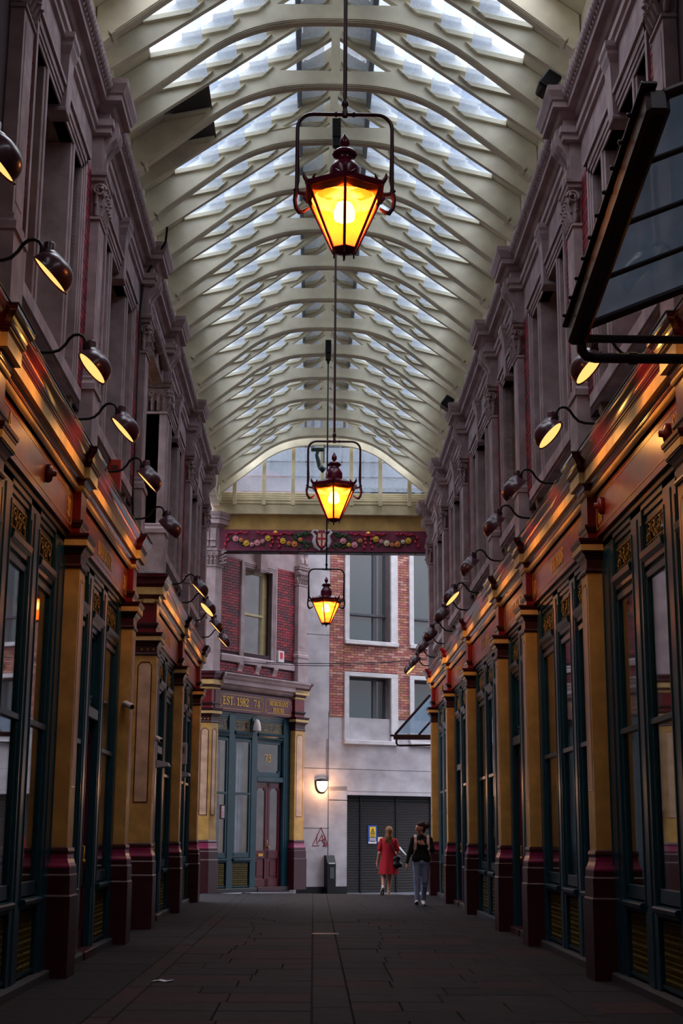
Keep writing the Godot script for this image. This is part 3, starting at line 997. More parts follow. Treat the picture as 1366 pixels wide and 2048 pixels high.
	# small camera cluster hung in front of the screen
	var cl := thing("rigging_cluster", "dark spotlight cluster hanging from the last roof rib", "spotlight", Vector3(0.02, 10.9, -36.6))
	m = MB.new()
	m.cbox(Vector3(0.0, 11.47, -36.6), Vector3(0.34, 0.1, 0.12), 0.02)
	m.tube([Vector3(0.03, 11.5, -36.6), Vector3(-0.02, 11.3, -36.58), Vector3(0.03, 11.15, -36.6), Vector3(0.06, 11.0, -36.58), Vector3(0.12, 10.92, -36.55)], [0.05, 0.05, 0.06, 0.06, 0.05], 8)
	m.lathe([Vector2(0, 0.1), Vector2(0.07, 0.08), Vector2(0.09, -0.08), Vector2(0.0, -0.08)], 12, Transform3D(Basis(Vector3(0, 0, 1), 0.9), Vector3(0.13, 10.93, -36.55)))
	m.tube([Vector3(0.18, 11.6, -36.6), Vector3(0.18, 11.1, -36.6)], 0.014, 6)
	obj("body", m, M.green_iron, cl)
	# stone pier of the corner house carrying the left end of the beam
	var p := thing("pier", "pink-grey stone corner pier with carved capital left of the frieze board", "pier", Vector3(-2.75, 5.6, -37.4))
	var foot := [Vector2(-3.3, -37.1), Vector2(-2.66, -37.1), Vector2(-2.5, -37.32), Vector2(-2.75, -37.9)]
	var ins := Vector2(-2.9, -37.6)
	m = MB.new()
	m.sweep(foot, [[0.0, 5.6], [0.0, 8.36], [0.03, 8.38], [0.03, 8.41], [0.0, 8.42]], ins)
	obj("shaft", m, M.stone, p)
	m = MB.new()
	m.sweep(foot, [[0.0, 8.42], [0.0, 8.6], [0.05, 8.78], [0.07, 8.8], [0.07, 8.86]], ins)
	for q in [[-2.98, 1.0], [-2.68, -1.0]]:
		m.tube(spiral(Vector3(q[0], 8.7, -37.06), Vector3(q[1], 0, 0), Vector3.UP, 0.085, 1.8), 0.022, 6)
	for k in 4:
		for tier in 2:
			var xl := -2.97 + 0.1 * k
			var yb := 8.43 + 0.12 * tier
			m.tube([Vector3(xl, yb, -37.11), Vector3(xl, yb + 0.08, -37.08), Vector3(xl, yb + 0.13, -37.05), Vector3(xl, yb + 0.11, -37.02)], [0.04, 0.036, 0.026, 0.014], 5)
	for k in 8:
		m.tube([Vector3(-2.56 + 0.06 * sin(k * 2.0), 8.45 + 0.05 * k, -37.22), Vector3(-2.42 + 0.05 * cos(k * 3.0), 8.5 + 0.05 * k, -37.15)], [0.05, 0.02], 6)
	obj("capital", m, M.carved_stone, p)
	m = MB.new()
	m.sweep(foot, [[0.0, 8.88], [0.0, 9.42], [0.04, 9.46], [0.08, 9.5], [0.14, 9.52], [0.14, 9.64], [0.17, 9.66], [0.17, 9.7], [0.2, 9.76], [0.22, 9.83], [0.0, 9.84]], ins)
	for x in [-2.93, -2.74]:
		m.cbox(Vector3(x, 9.15, -37.08), Vector3(0.15, 0.5, 0.08), 0.015)
		m.cbox(Vector3(x, 9.08, -37.06), Vector3(0.17, 0.04, 0.1), 0.01)
	obj("entablature", m, M.stone, p)


func ribbon(mb: MB, pts: Array, w: Vector3):   # a wavy flat ribbon with some thickness
	var c := Curve3D.new()
	for i in pts.size():
		var t: Vector3 = (pts[mini(i + 1, pts.size() - 1)] - pts[maxi(i - 1, 0)]) / 5.0
		c.add_point(pts[i], -t, t)
	var n := 18
	var prev := []
	for i in n + 1:
		var p := c.sample_baked(c.get_baked_length() * i / n)
		var lift := Vector3(0, 0, 0.03 + 0.018 * sin(i * 1.3))
		var q := [p - w * 0.5, p - w * 0.5 + lift, p + w * 0.5 + lift, p + w * 0.5]
		if prev:
			for k in 3: mb.quad(prev[k], prev[k + 1], q[k + 1], q[k])
		prev = q


func leaf(mb: MB, p: Vector3, a: float, l: float):
	var d := Vector3(cos(a), sin(a), 0)
	var n := Vector3(-d.y, d.x, 0) * l * 0.24
	var up := Vector3(0, 0, 0.035)
	mb.tri(p + up * 0.3, p + d * l * 0.5 + n, p + d * l * 0.5 + up)
	mb.tri(p + up * 0.3, p + d * l * 0.5 + up, p + d * l * 0.5 - n)
	mb.tri(p + d * l, p + d * l * 0.5 + n, p + d * l * 0.5 + up)
	mb.tri(p + d * l, p + d * l * 0.5 + up, p + d * l * 0.5 - n)


# ---------------------------------------------------------------- shopfronts
const SLICES := [
	["bed_moulding", "corona_cream", [[0.0, 5.135], [0.004, 5.14], [0.02, 5.148], [0.03, 5.165], [0.032, 5.18], [0.026, 5.195], [0.02, 5.2]], true],
	["bed_cyma", "maroon_gloss", [[0.02, 5.2], [0.034, 5.205], [0.036, 5.215], [0.03, 5.225], [0.036, 5.245], [0.055, 5.258], [0.056, 5.266]], true],
	["corona", "corona_cream", [[0.05, 5.266], [0.1, 5.27], [0.1, 5.285], [0.1, 5.39], [0.08, 5.393]], false],
	["crown_bead", "maroon", [[0.08, 5.393], [0.1, 5.396], [0.106, 5.404], [0.1, 5.414], [0.114, 5.418], [0.12, 5.428], [0.113, 5.437], [0.128, 5.442], [0.13, 5.452], [0.124, 5.46]], true],
	["crown_cyma", "maroon_gloss", [[0.124, 5.46], [0.128, 5.475], [0.137, 5.495], [0.15, 5.515], [0.165, 5.532], [0.178, 5.548], [0.184, 5.56], [0.186, 5.598]], true],
	["lead_cap", "lead", [[0.186, 5.6], [0.195, 5.602], [0.195, 5.61], [0.0, 5.65]], false]]


func cornice_run(t: Node3D, s: float, z0: float, z1: float):
	for q in SLICES:
		var mb := MB.new()
		var pts := []
		for p in q[2]: pts.append(Vector2(2.86 - p[0], p[1]))
		pts.append(Vector2(3.02, q[2][q[2].size() - 1][1]))
		pts.append(Vector2(3.02, q[2][0][1]))
		if q[3]:
			mb.smooth(3)
			for i in pts.size() - 3:
				mb.quad(V(s, pts[i].x, pts[i].y, z0), V(s, pts[i + 1].x, pts[i + 1].y, z0), V(s, pts[i + 1].x, pts[i + 1].y, z1), V(s, pts[i].x, pts[i].y, z1))
			mb.smooth(-1)
			for z in [z0, z1]:
				mb.poly(PackedVector2Array(pts), func(p): return V(s, p.x, p.y, z))
			mb.quad(V(s, 3.02, q[2][0][1], z0), V(s, 3.02, q[2][0][1], z1), V(s, 3.02, pts[pts.size() - 2].y, z1), V(s, 3.02, pts[pts.size() - 2].y, z0))
		else:
			strip(mb, s, pts, z0, z1)
		obj(q[0], mb, M[q[1]], t)


func shop_pilaster(s: float, zn: float, zf: float, ow: float, lab: String, grp := "yellow and maroon shopfront pilasters", dots := false):
	var p := thing("shop_pilaster", lab, "pilaster", V(s, 2.85, 0, (zn + zf) / 2), grp)
	var m := MB.new()
	pierw(m, s, 2.78, ow, zn, zf, [[0.07, 0.0], [0.07, 0.812], [0.058, 0.83], [0.058, 1.022], [0.046, 1.04], [0.046, 1.10], [0.0, 1.101]])
	obj("plinth", m, M.maroon_dark, p)
	m = MB.new()
	pierw(m, s, 2.78, ow, zn, zf, [[0.046, 1.101], [0.044, 1.12], [0.03, 1.15], [0.018, 1.19], [0.013, 1.235], [0.018, 1.25], [0.0, 1.252]])
	obj("plinth_cap", m, M.pink_maroon, p)
	m = MB.new()
	pierw(m, s, 2.78, ow, zn, zf, [[0.018, 1.252], [0.022, 1.27], [0.016, 1.3], [0.0, 1.312]])
	obj("base_fillet", m, M.maroon_dark, p)
	m = MB.new()
	pierw(m, s, 2.78, ow, zn, zf, [[0.0, 1.312], [0.0, 4.275]])
	obj("shaft", m, M.yellow_paint, p)
	m = MB.new()   # thin painted line round the panel on the face
	var c := (zn + zf) / 2
	var hw := (zn - zf) / 2 - 0.07
	for q in [[1.94, 4.1, -hw], [1.94, 4.1, hw]]:
		bar(m, s, 2.776, 2.79, q[0], q[1], c + q[2] - 0.007, c + q[2] + 0.007)
	bar(m, s, 2.776, 2.79, 1.93, 1.945, c - hw, c + hw)
	bar(m, s, 2.776, 2.79, 4.155, 4.17, c - hw + 0.05, c + hw - 0.05)
	for q in [-1.0, 1.0]:
		m.box(V(s, 2.783, 4.13, c + q * (hw - 0.025)), Vector3(0.014, 0.014, 0.085), Basis(Vector3(1, 0, 0), q * 0.86))
	obj("painted_line", m, M.maroon, p)
	m = MB.new()
	bar(m, s, 2.777, 2.79, 1.945, 4.14, c - hw + 0.007, c + hw - 0.007)
	obj("panel", m, M.panel_pink, p)
	m = MB.new()
	pierw(m, s, 2.78, ow, zn, zf, [[0.0, 4.275], [0.016, 4.28], [0.024, 4.3], [0.016, 4.322], [0.006, 4.325], [0.006, 4.425], [0.02, 4.44], [0.03, 4.465], [0.055, 4.492], [0.07, 4.5], [0.07, 4.515]])
	var cap := obj("capital", m, M.maroon_dark, p)
	if dots:
		m = MB.new()
		var x0 := XC + s * (2.78 + 0.05)
		for k in 3:
			m.lathe([Vector2(0, 0.012), Vector2(0.012, 0.01), Vector2(0.018, 0)], 10, Transform3D(Basis(Vector3(1, 0, 0), PI / 2), Vector3(x0 + s * 0.095 * k, 4.375, zn + 0.004)))
		obj("gold_stud", m, M.gold, cap)
	m = MB.new()
	pierw(m, s, 2.78, ow, zn, zf, [[0.07, 4.515], [0.078, 4.517], [0.078, 4.582], [0.07, 4.584]])
	obj("capital_band", m, M.corona_cream, p)
	m = MB.new()
	pierw(m, s, 2.78, ow, zn, zf, [[0.07, 4.584], [0.082, 4.59], [0.084, 4.605], [0.096, 4.62], [0.1, 4.65], [0.0, 4.655]])
	obj("abacus", m, M.maroon_dark, p)
	m = MB.new()
	pierw(m, s, 2.80, ow, zn + 0.0, zf, [[0.0, 4.655], [0.0, 5.14]])
	obj("die", m, M.red_maroon, p)
	m = MB.new()
	pierw(m, s, 2.80, ow, zn, zf, [[0.0, 4.72], [0.012, 4.735], [0.02, 4.76], [0.036, 4.78], [0.036, 4.812], [0.0, 4.82]])
	obj("die_moulding", m, M.maroon_dark, p)
	for q in SLICES:
		m = MB.new()
		pierw(m, s, 2.80, ow, zn, zf, q[2], false)
		obj(q[0], m, M[q[1]], p)
	m = MB.new()
	pierw(m, s, 2.82, ow, zn, zf, [[0.0, 5.14], [0.0, 5.64]])
	obj("core", m, M.maroon_dark, p)
	return p


func ftext(par: Node3D, s: float, txt: String, cap: float, y: float, z: float, squeeze := 1.0, off := 2.886, bold := true):
	lettering(par, "lettering", txt, cap, V(s, off, y, z), Basis(Vector3.UP, -s * PI / 2), M.gold, squeeze, bold)


func fascia(s: float, z0: float, z1: float, lab: String) -> Node3D:
	var f := thing("fascia_board", lab, "sign board", V(s, 2.92, 4.66, (z0 + z1) / 2), "shop fascia boards")
	var m := MB.new()
	bar(m, s, 2.89, 3.0, 4.665, 5.15, z0 + 0.06, z1 - 0.06)
	obj("board", m, M.fascia_paint, f)
	m = MB.new()
	bar(m, s, 2.886, 2.895, 4.735, 4.744, z0 - 0.1, z1 + 0.1)
	bar(m, s, 2.886, 2.895, 5.066, 5.074, z0 - 0.1, z1 + 0.1)
	for z in [z0 - 0.06, z1 + 0.06]:
		bar(m, s, 2.886, 2.895, 4.78, 5.03, z - 0.004, z + 0.004)
		for y in [4.758, 5.052]:
			m.box(V(s, 2.89, y, z + (-0.02 if z == z0 - 0.06 else 0.02)), Vector3(0.008, 0.06, 0.009), Basis(Vector3(1, 0, 0), (0.75 if (y < 4.9) == (z == z0 - 0.06) else -0.75)))
	obj("gold_line", m, M.gold, f)
	return f


var panel_cache := {}
func stall_relief(w: float, h: float) -> ArrayMesh:   # cast panel of little bars and rings, facing +x, centred
	var key := "%.2f %.2f" % [w, h]
	if panel_cache.has(key): return panel_cache[key]
	var m := MB.new()
	var n := int(w / 0.055)
	for k in n + 1:
		m.box(Vector3(0, 0, -w / 2 + w * k / n), Vector3(0.014, h, 0.01))
	var r := int(h / 0.095)
	for k in r + 1:
		m.box(Vector3(0, -h / 2 + h * k / r, 0), Vector3(0.018, 0.01, w))
	for j in r:
		for k in n:
			var c := Vector3(0.004, -h / 2 + h * (j + 0.5) / r, -w / 2 + w * (k + 0.5) / n)
			m.box(c, Vector3(0.016, 0.026, 0.026), Basis(Vector3(1, 0, 0), PI / 4))
			if j == r - 1: m.box(c + Vector3(0, 0.03, 0), Vector3(0.02, 0.03, 0.02), Basis(Vector3(1, 0, 0), PI / 4))
	panel_cache[key] = m.done()
	return panel_cache[key]


func scroll_relief(w: float, h: float) -> ArrayMesh:   # gilded scrollwork between two rails, facing +x, centred
	var key := "s%.2f %.2f" % [w, h]
	if panel_cache.has(key): return panel_cache[key]
	var m := MB.new()
	m.box(Vector3(0, -h / 2 + 0.008, 0), Vector3(0.012, 0.014, w))
	m.box(Vector3(0, -h / 2 + 0.04, 0), Vector3(0.012, 0.008, w))
	m.box(Vector3(0, h / 2 - 0.008, 0), Vector3(0.012, 0.014, w))
	var n := maxi(2, int(w / 0.19))
	var step := w / n
	for k in n:
		var zc := -w / 2 + step * (k + 0.5)
		var sg := 1.0 if k % 2 else -1.0
		m.tube(spiral(Vector3(0, 0.03, zc - 0.02 * sg), Vector3(0, 0, sg), Vector3(0, 1, 0), h * 0.3, 1.5, 0.12, 16), 0.008, 4, false)
		m.tube(spiral(Vector3(0, -0.025, zc + 0.045 * sg), Vector3(0, 0, -sg), Vector3(0, -1, 0), h * 0.2, 1.3, 0.15, 12), 0.007, 4, false)
		m.tube([Vector3(0, -h / 2 + 0.01, zc - step * 0.42), Vector3(0, 0, zc - step * 0.3), Vector3(0, h / 2 - 0.01, zc - step * 0.45)], 0.006, 4, false)
		m.box(Vector3(0, -h / 2 + 0.024, zc), Vector3(0.012, 0.03, 0.012))
	panel_cache[key] = m.done()
	return panel_cache[key]


func relief(par: Node3D, called: String, mesh: Mesh, m: Material, s: float, c: Vector3):
	var o := obj(called, mesh, m, par, true)
	o.transform = par.global_transform.affine_inverse() * FR * Transform3D(Basis(Vector3.UP, 0.0 if s < 0 else PI), c)


func shopfront(s: float, zn: float, zf: float, posts: Array, lab: String, paint: Material, doors := [], blinds := false, door_no := ""):
	# posts: [near edge, far edge] of the uprights in order; lights lie between them
	var f := thing("shopfront", lab, "shopfront", V(s, 3.0, 0, (zn + zf) / 2), "shopfronts of the arcade")
	var m := MB.new()
	bar(m, s, 2.88, 3.2, -0.02, 0.09, zn, zf, 0.015)
	obj("kerb", m, M.granite, f)
	m = MB.new()   # moulded head under the fascia
	for k in 4:
		bar(m, s, 2.93 + 0.02 * k, 3.12, 4.42 + 0.06 * (3 - k) , 4.665, zn, zf, 0.006)
	obj("head", m, paint, f)
	for q in posts:
		m = MB.new()
		bar(m, s, 2.95, 3.12, 0.05, 4.66, q[0], q[1], 0.008)
		var c: float = (q[0] + q[1]) / 2
		if q[0] - q[1] > 0.3:
			bar(m, s, 2.938, 3.0, 0.05, 4.5, c + 0.075, c - 0.075, 0.01)
			bar(m, s, 2.94, 3.0, 0.8, 4.4, q[0] - 0.02, q[0] - 0.05, 0.006)
			bar(m, s, 2.94, 3.0, 0.8, 4.4, q[1] + 0.05, q[1] + 0.02, 0.006)
		obj("post", m, paint, f)
	for i in posts.size() - 1:
		var z0: float = posts[i][1]
		var z1: float = posts[i + 1][0]
		var w := z0 - z1
		var c := (z0 + z1) / 2
		m = MB.new()   # transom moulding
		var tp := [Vector2(3.06, 3.9), Vector2(3.0, 3.92), Vector2(2.985, 3.96), Vector2(2.96, 3.98), Vector2(2.955, 4.02), Vector2(2.92, 4.06), Vector2(2.91, 4.11), Vector2(2.93, 4.13), Vector2(3.06, 4.16)]
		strip(m, s, tp, z0, z1)
		bar(m, s, 3.0, 3.08, 4.16, 4.42, z0, z0 - 0.03)
		bar(m, s, 3.0, 3.08, 4.16, 4.42, z1, z1 + 0.03)
		obj("transom", m, paint, f)
		m = MB.new()
		bar(m, s, 3.01, 3.017, 4.14, 4.44, z0, z1)
		obj("pane", m, M.shop_glass, f)
		relief(f, "scroll_grille", scroll_relief(w - 0.07, 0.26), M.old_gold, s, V(s, 2.985, 4.285, c))
		if i in doors:
			shop_door(f, s, z0, z1, paint, door_no)
			continue
		m = MB.new()
		bar(m, s, 3.0, 3.1, 0.09, 0.76, z0, z1)
		obj("stall_riser", m, M.panel_back, f)
		relief(f, "cast_panel", stall_relief(w - 0.1, 0.56), M.panel_gold, s, V(s, 2.995, 0.42, c))
		m = MB.new()
		strip(m, s, [Vector2(3.1, 0.74), Vector2(2.94, 0.745), Vector2(2.93, 0.77), Vector2(2.9, 0.785), Vector2(2.895, 0.82), Vector2(2.91, 0.835), Vector2(3.1, 0.86)], z0, z1)
		obj("sill", m, paint, f)
		m = MB.new()
		bar(m, s, 2.97, 3.1, 0.12, 0.15, z0, z1)
		obj("bottom_rail", m, paint, f)
		m = MB.new()   # the two sashes
		bar(m, s, 2.965, 3.03, 0.86, 0.99, z0, z1, 0.006)
		bar(m, s, 2.955, 3.03, 2.475, 2.535, z0, z1, 0.006)
		bar(m, s, 2.965, 3.03, 3.86, 3.93, z0, z1, 0.006)
		for q in [[z0, z0 - 0.07], [z1, z1 + 0.07]]:
			bar(m, s, 2.965, 3.03, 0.9, 3.9, q[0], q[1], 0.006)
		var sa := obj("sash", m, paint, f)
		for ys in [[0.98, 2.48], [2.53, 3.87]]:
			m = MB.new()
			bar(m, s, 2.99, 2.997, ys[0], ys[1], z0 - 0.06, z1 + 0.06)
			obj("pane", m, M.shop_glass, sa)
		m = MB.new()   # inner lining catching a little light
		bar(m, s, 3.03, 3.3, 0.9, 3.95, z1 + 0.02, z1 - 0.02)
		bar(m, s, 3.03, 3.3, 0.9, 3.95, z0 + 0.02, z0 - 0.02)
		obj("window_lining", m, M.reveal_stone, f)
		if blinds:
			for ys in [[0.98, 2.45], [2.53, 3.84]]:
				m = MB.new()
				m.smooth(1)
				for k in 24:
					var a0 := z0 - 0.07 - (w - 0.2) * k / 24.0
					var a1 := z0 - 0.07 - (w - 0.2) * (k + 1) / 24.0
					m.quad(V(s, 3.12 + 0.012 * sin(k * 1.1), ys[0], a0), V(s, 3.12 + 0.012 * sin((k + 1) * 1.1), ys[0], a1), V(s, 3.12 + 0.012 * sin((k + 1) * 1.1), ys[1], a1), V(s, 3.12 + 0.012 * sin(k * 1.1), ys[1], a0))
				obj("white_blind", m, M.blind, f)
	return f


func shop_door(f: Node3D, s: float, z0: float, z1: float, paint: Material, no: String):
	var w := z0 - z1
	var c := (z0 + z1) / 2
	var m := MB.new()
	bar(m, s, 2.86, 3.15, -0.02, 0.1, z0, z1, 0.01)
	obj("step", m, M.maroon_dark, f)
	m = MB.new()   # transom light above the door
	bar(m, s, 2.95, 3.1, 2.84, 2.98, z0, z1, 0.012)
	bar(m, s, 3.02, 3.09, 2.98, 3.1, z0, z1, 0.006)
	bar(m, s, 3.02, 3.09, 3.86, 3.93, z0, z1, 0.006)
	for q in [[z0, z0 - 0.08], [z1, z1 + 0.08]]: bar(m, s, 3.02, 3.09, 2.98, 3.9, q[0], q[1], 0.006)
	for q in [[z0 - 0.09, 1.0], [z1 + 0.09, -1.0]]: m.box(V(s, 3.05, 3.11, q[0]), Vector3(0.06, 0.05, 0.09), Basis(Vector3(1, 0, 0), q[1] * 0.7))
	obj("fanlight_frame", m, paint, f)
	m = MB.new()
	bar(m, s, 3.055, 3.062, 3.08, 3.88, z0 - 0.06, z1 + 0.06)
	obj("pane", m, M.shop_glass, f)
	if no: lettering(f, "lettering", no, 0.2, V(s, 3.045, 3.48, c), Basis(Vector3.UP, -s * PI / 2), M.gold, 1.0, false, false)
	for k in 2:
		var a: float = z0 if k == 0 else c
		var b: float = c if k == 0 else z1
		var lw := a - b
		m = MB.new()
		for q in [[a, a - 0.1], [b, b + 0.1]]: bar(m, s, 3.03, 3.09, 0.1, 2.83, q[0], q[1], 0.008)
		for q in [[0.1, 0.3], [0.82, 1.04], [2.68, 2.83]]: bar(m, s, 3.03, 3.09, q[0], q[1], a, b, 0.008)
		bar(m, s, 3.06, 3.09, 0.3, 0.82, a, b)
		bar(m, s, 3.045, 3.08, 0.36, 0.76, a - 0.14, b + 0.14, 0.012)
		for q in [[a - 0.1, 1.0], [b + 0.1, -1.0]]: m.box(V(s, 3.06, 2.67, q[0]), Vector3(0.05, 0.05, 0.12), Basis(Vector3(1, 0, 0), -q[1] * 0.7))
		var d := obj("door_leaf", m, M.maroon, f)
		m = MB.new()
		bar(m, s, 3.055, 3.062, 1.04, 2.7, a - 0.09, b + 0.09)
		obj("pane", m, M.shop_glass, d)
	m = MB.new()
	m.lathe([Vector2(0, 0.06), Vector2(0.025, 0.05), Vector2(0.03, 0.03), Vector2(0.01, 0.02), Vector2(0.01, 0.0)], 10, Transform3D(Basis(Vector3(0, 0, 1), s * PI / 2), V(s, 3.03, 1.12, c - 0.04)))
	m.cbox(V(s, 3.02, 0.92, z0 - w * 0.25), Vector3(0.015, 0.07, 0.2), 0.004)
	m.tube([V(s, 3.02, 1.15, c + 0.05), V(s, 2.98, 1.16, c + 0.05), V(s, 2.98, 1.3, c + 0.05), V(s, 3.02, 1.31, c + 0.05)], 0.01, 6)
	obj("brass_handle", m, M.gold, f)


func build_shops():
	var names := ["left", "right"]
	for si in 2:
		var s := -1.0 if si == 0 else 1.0
		var paint: Material = M.teal_paint
		var t := thing("trim_%d" % (4 + si), "%s moulded cream and maroon cornice over the shopfronts" % names[si], "cornice", V(s, 2.8, 5.14, -20), "", "structure")
		for g in ([[-8.0, -20.36], [-23.04, -32.56]] if s < 0 else [[-8.0, -36.86]]):
			cornice_run(t, s, g[0], g[1])
		for i in 7:
			if s < 0 and i == 6: continue
			var lab := "yellow pilaster with maroon plinth between the %s shopfronts, %s from the camera" % [names[si], ORD[i]]
			if s < 0 and i == 3: lab = "broad yellow pilaster with pink panel and gold studs, free-standing beside the side passage"
			var pp = shop_pilaster(s, PZ[i], PZ[i] - 0.36, 3.15 if s < 0 and i == 3 else 3.0, lab, "yellow and maroon shopfront pilasters", s < 0 and i == 3)
			if s < 0 and i == 3:
				var m := MB.new()
				m.cbox(Vector3(-2.76, 3.05, PZ[3] + 0.001), Vector3(0.2, 2.2, 0.008), 0.002)
				obj("panel", m, M.panel_pink, pp)
				m = MB.new()
				for q in [[-2.87, 3.02, 0.014, 2.15], [-2.65, 3.02, 0.014, 2.15], [-2.76, 1.945, 0.23, 0.014], [-2.76, 4.17, 0.14, 0.014]]:
					m.box(Vector3(q[0], q[1], PZ[3] + 0.004), Vector3(q[2], q[3], 0.01))
				for q in [-1.0, 1.0]: m.box(Vector3(-2.76 + q * 0.09, 4.135, PZ[3] + 0.004), Vector3(0.085, 0.014, 0.01), Basis(Vector3(0, 0, 1), -q * 0.9))
				obj("painted_line", m, M.maroon, pp)
		for i in 6:
			if s < 0 and (i == 2 or i == 5): continue
			var zn: float = PZ[i] - 0.36
			var zf: float = PZ[i + 1]
			var what: String = ["bearing number %s" % ("31" if s < 0 else "66"), "with the %s gilded shop name" % ("longest" if s < 0 else "clearest"), "over the narrow shop between two pilasters", "with worn gilded lettering", "with faint gilded lettering", "at the street end with a small plate"][i]
			var f := fascia(s, zn, zf, "maroon fascia above the %s shops, %s away, %s" % [names[si], ORD[i if s > 0 or i < 2 else i - 1], what])
			if s < 0 and i == 0:
				ftext(f, s, "31", 0.2, 4.9, -15.08, 0.62)
				ftext(f, s, "A", 0.2, 4.95, -12.0, 0.9)
			elif s < 0 and i == 1:
				ftext(f, s, "BARBOUR", 0.195, 4.9, -17.85, 0.92)
				ftext(f, s, "30", 0.2, 4.88, -19.72, 0.62)
			elif s > 0 and i == 0:
				ftext(f, s, "66", 0.2, 4.88, -15.05, 0.75)
				ftext(f, s, "65", 0.2, 4.92, -11.72, 0.75)
			elif s > 0 and i == 1:
				ftext(f, s, "HOBBS", 0.19, 4.9, -17.85, 0.92)
				ftext(f, s, "67", 0.2, 4.86, -19.72, 0.62)
				ftext(f, s, "0", 0.2, 4.86, -15.98, 0.7)
			elif s > 0 and i == 5:
				var m := MB.new()
				bar(m, s, 2.87, 2.9, 4.8, 5.0, -34.4, -34.75, 0.004)
				obj("name_plate", m, M.panel_gold, f)
			else:   # gilded letters too worn to read: uprights and rounds of letter size
				var m := MB.new()
				var zc := (zn + zf) / 2
				for k in 6:
					var z := zc + 0.55 - k * 0.22
					bar(m, s, 2.884, 2.895, 4.81, 4.99, z, z - 0.03)
					bar(m, s, 2.884, 2.895, 4.97 - 0.08 * (k % 3), 4.99 - 0.08 * (k % 3), z, z - 0.12)
					if k % 2: bar(m, s, 2.884, 2.895, 4.81, 4.99, z - 0.1, z - 0.125)
				obj("lettering", m, M.gold, f)
			var posts := [[zn + 0.02, zn - 0.3]]
			var wide := zn - zf > 3.4
			if i == 0:
				posts = [[zn + 0.02, zn - 0.18], [-12.08, -12.56], [-13.42, -13.9], [-14.76, zf - 0.02]]
			elif wide:
				var q := (zn - zf - 0.64) / 3.0
				posts.append([zn - 0.32 - q + 0.2, zn - 0.32 - q - 0.2])
				posts.append([zn - 0.32 - 2 * q + 0.2, zn - 0.32 - 2 * q - 0.2])
				posts.append([zf + 0.3, zf - 0.02])
			else:
				var c := (zn + zf) / 2
				posts.append([c + 0.2, c - 0.2])
				posts.append([zf + 0.3, zf - 0.02])
			var doors := []
			if s < 0 and (i == 1 or i == 3): doors = [1]
			if s < 0 and i == 4: doors = [0]
			if s > 0 and i == 2: doors = [1]
			if s > 0 and i == 4: doors = [2]
			shopfront(s, zn, zf, posts, "%s shopfront with gilded grilles, %s from the camera, %s" % ["blue-green left" if s < 0 else "blue-green right", ORD[i if s > 0 or i < 2 else i - 1], "with maroon door" if doors else "all windows"], paint, doors)
	# inside of the side passage on the left
	var w := thing("wall_passage", "plain dark side walls of the passage opening on the left", "wall", Vector3(-4.5, 0, -21.7), "", "structure")
	var m := MB.new()
	m.box(Vector3(-4.2, 4.3, -23.3), Vector3(2.2, 8.8, 0.12))
	m.box(Vector3(-5.4, 4.3, -21.7), Vector3(0.2, 8.8, 3.2))
	obj("rendered_wall", m, M.yellow_paint, w)


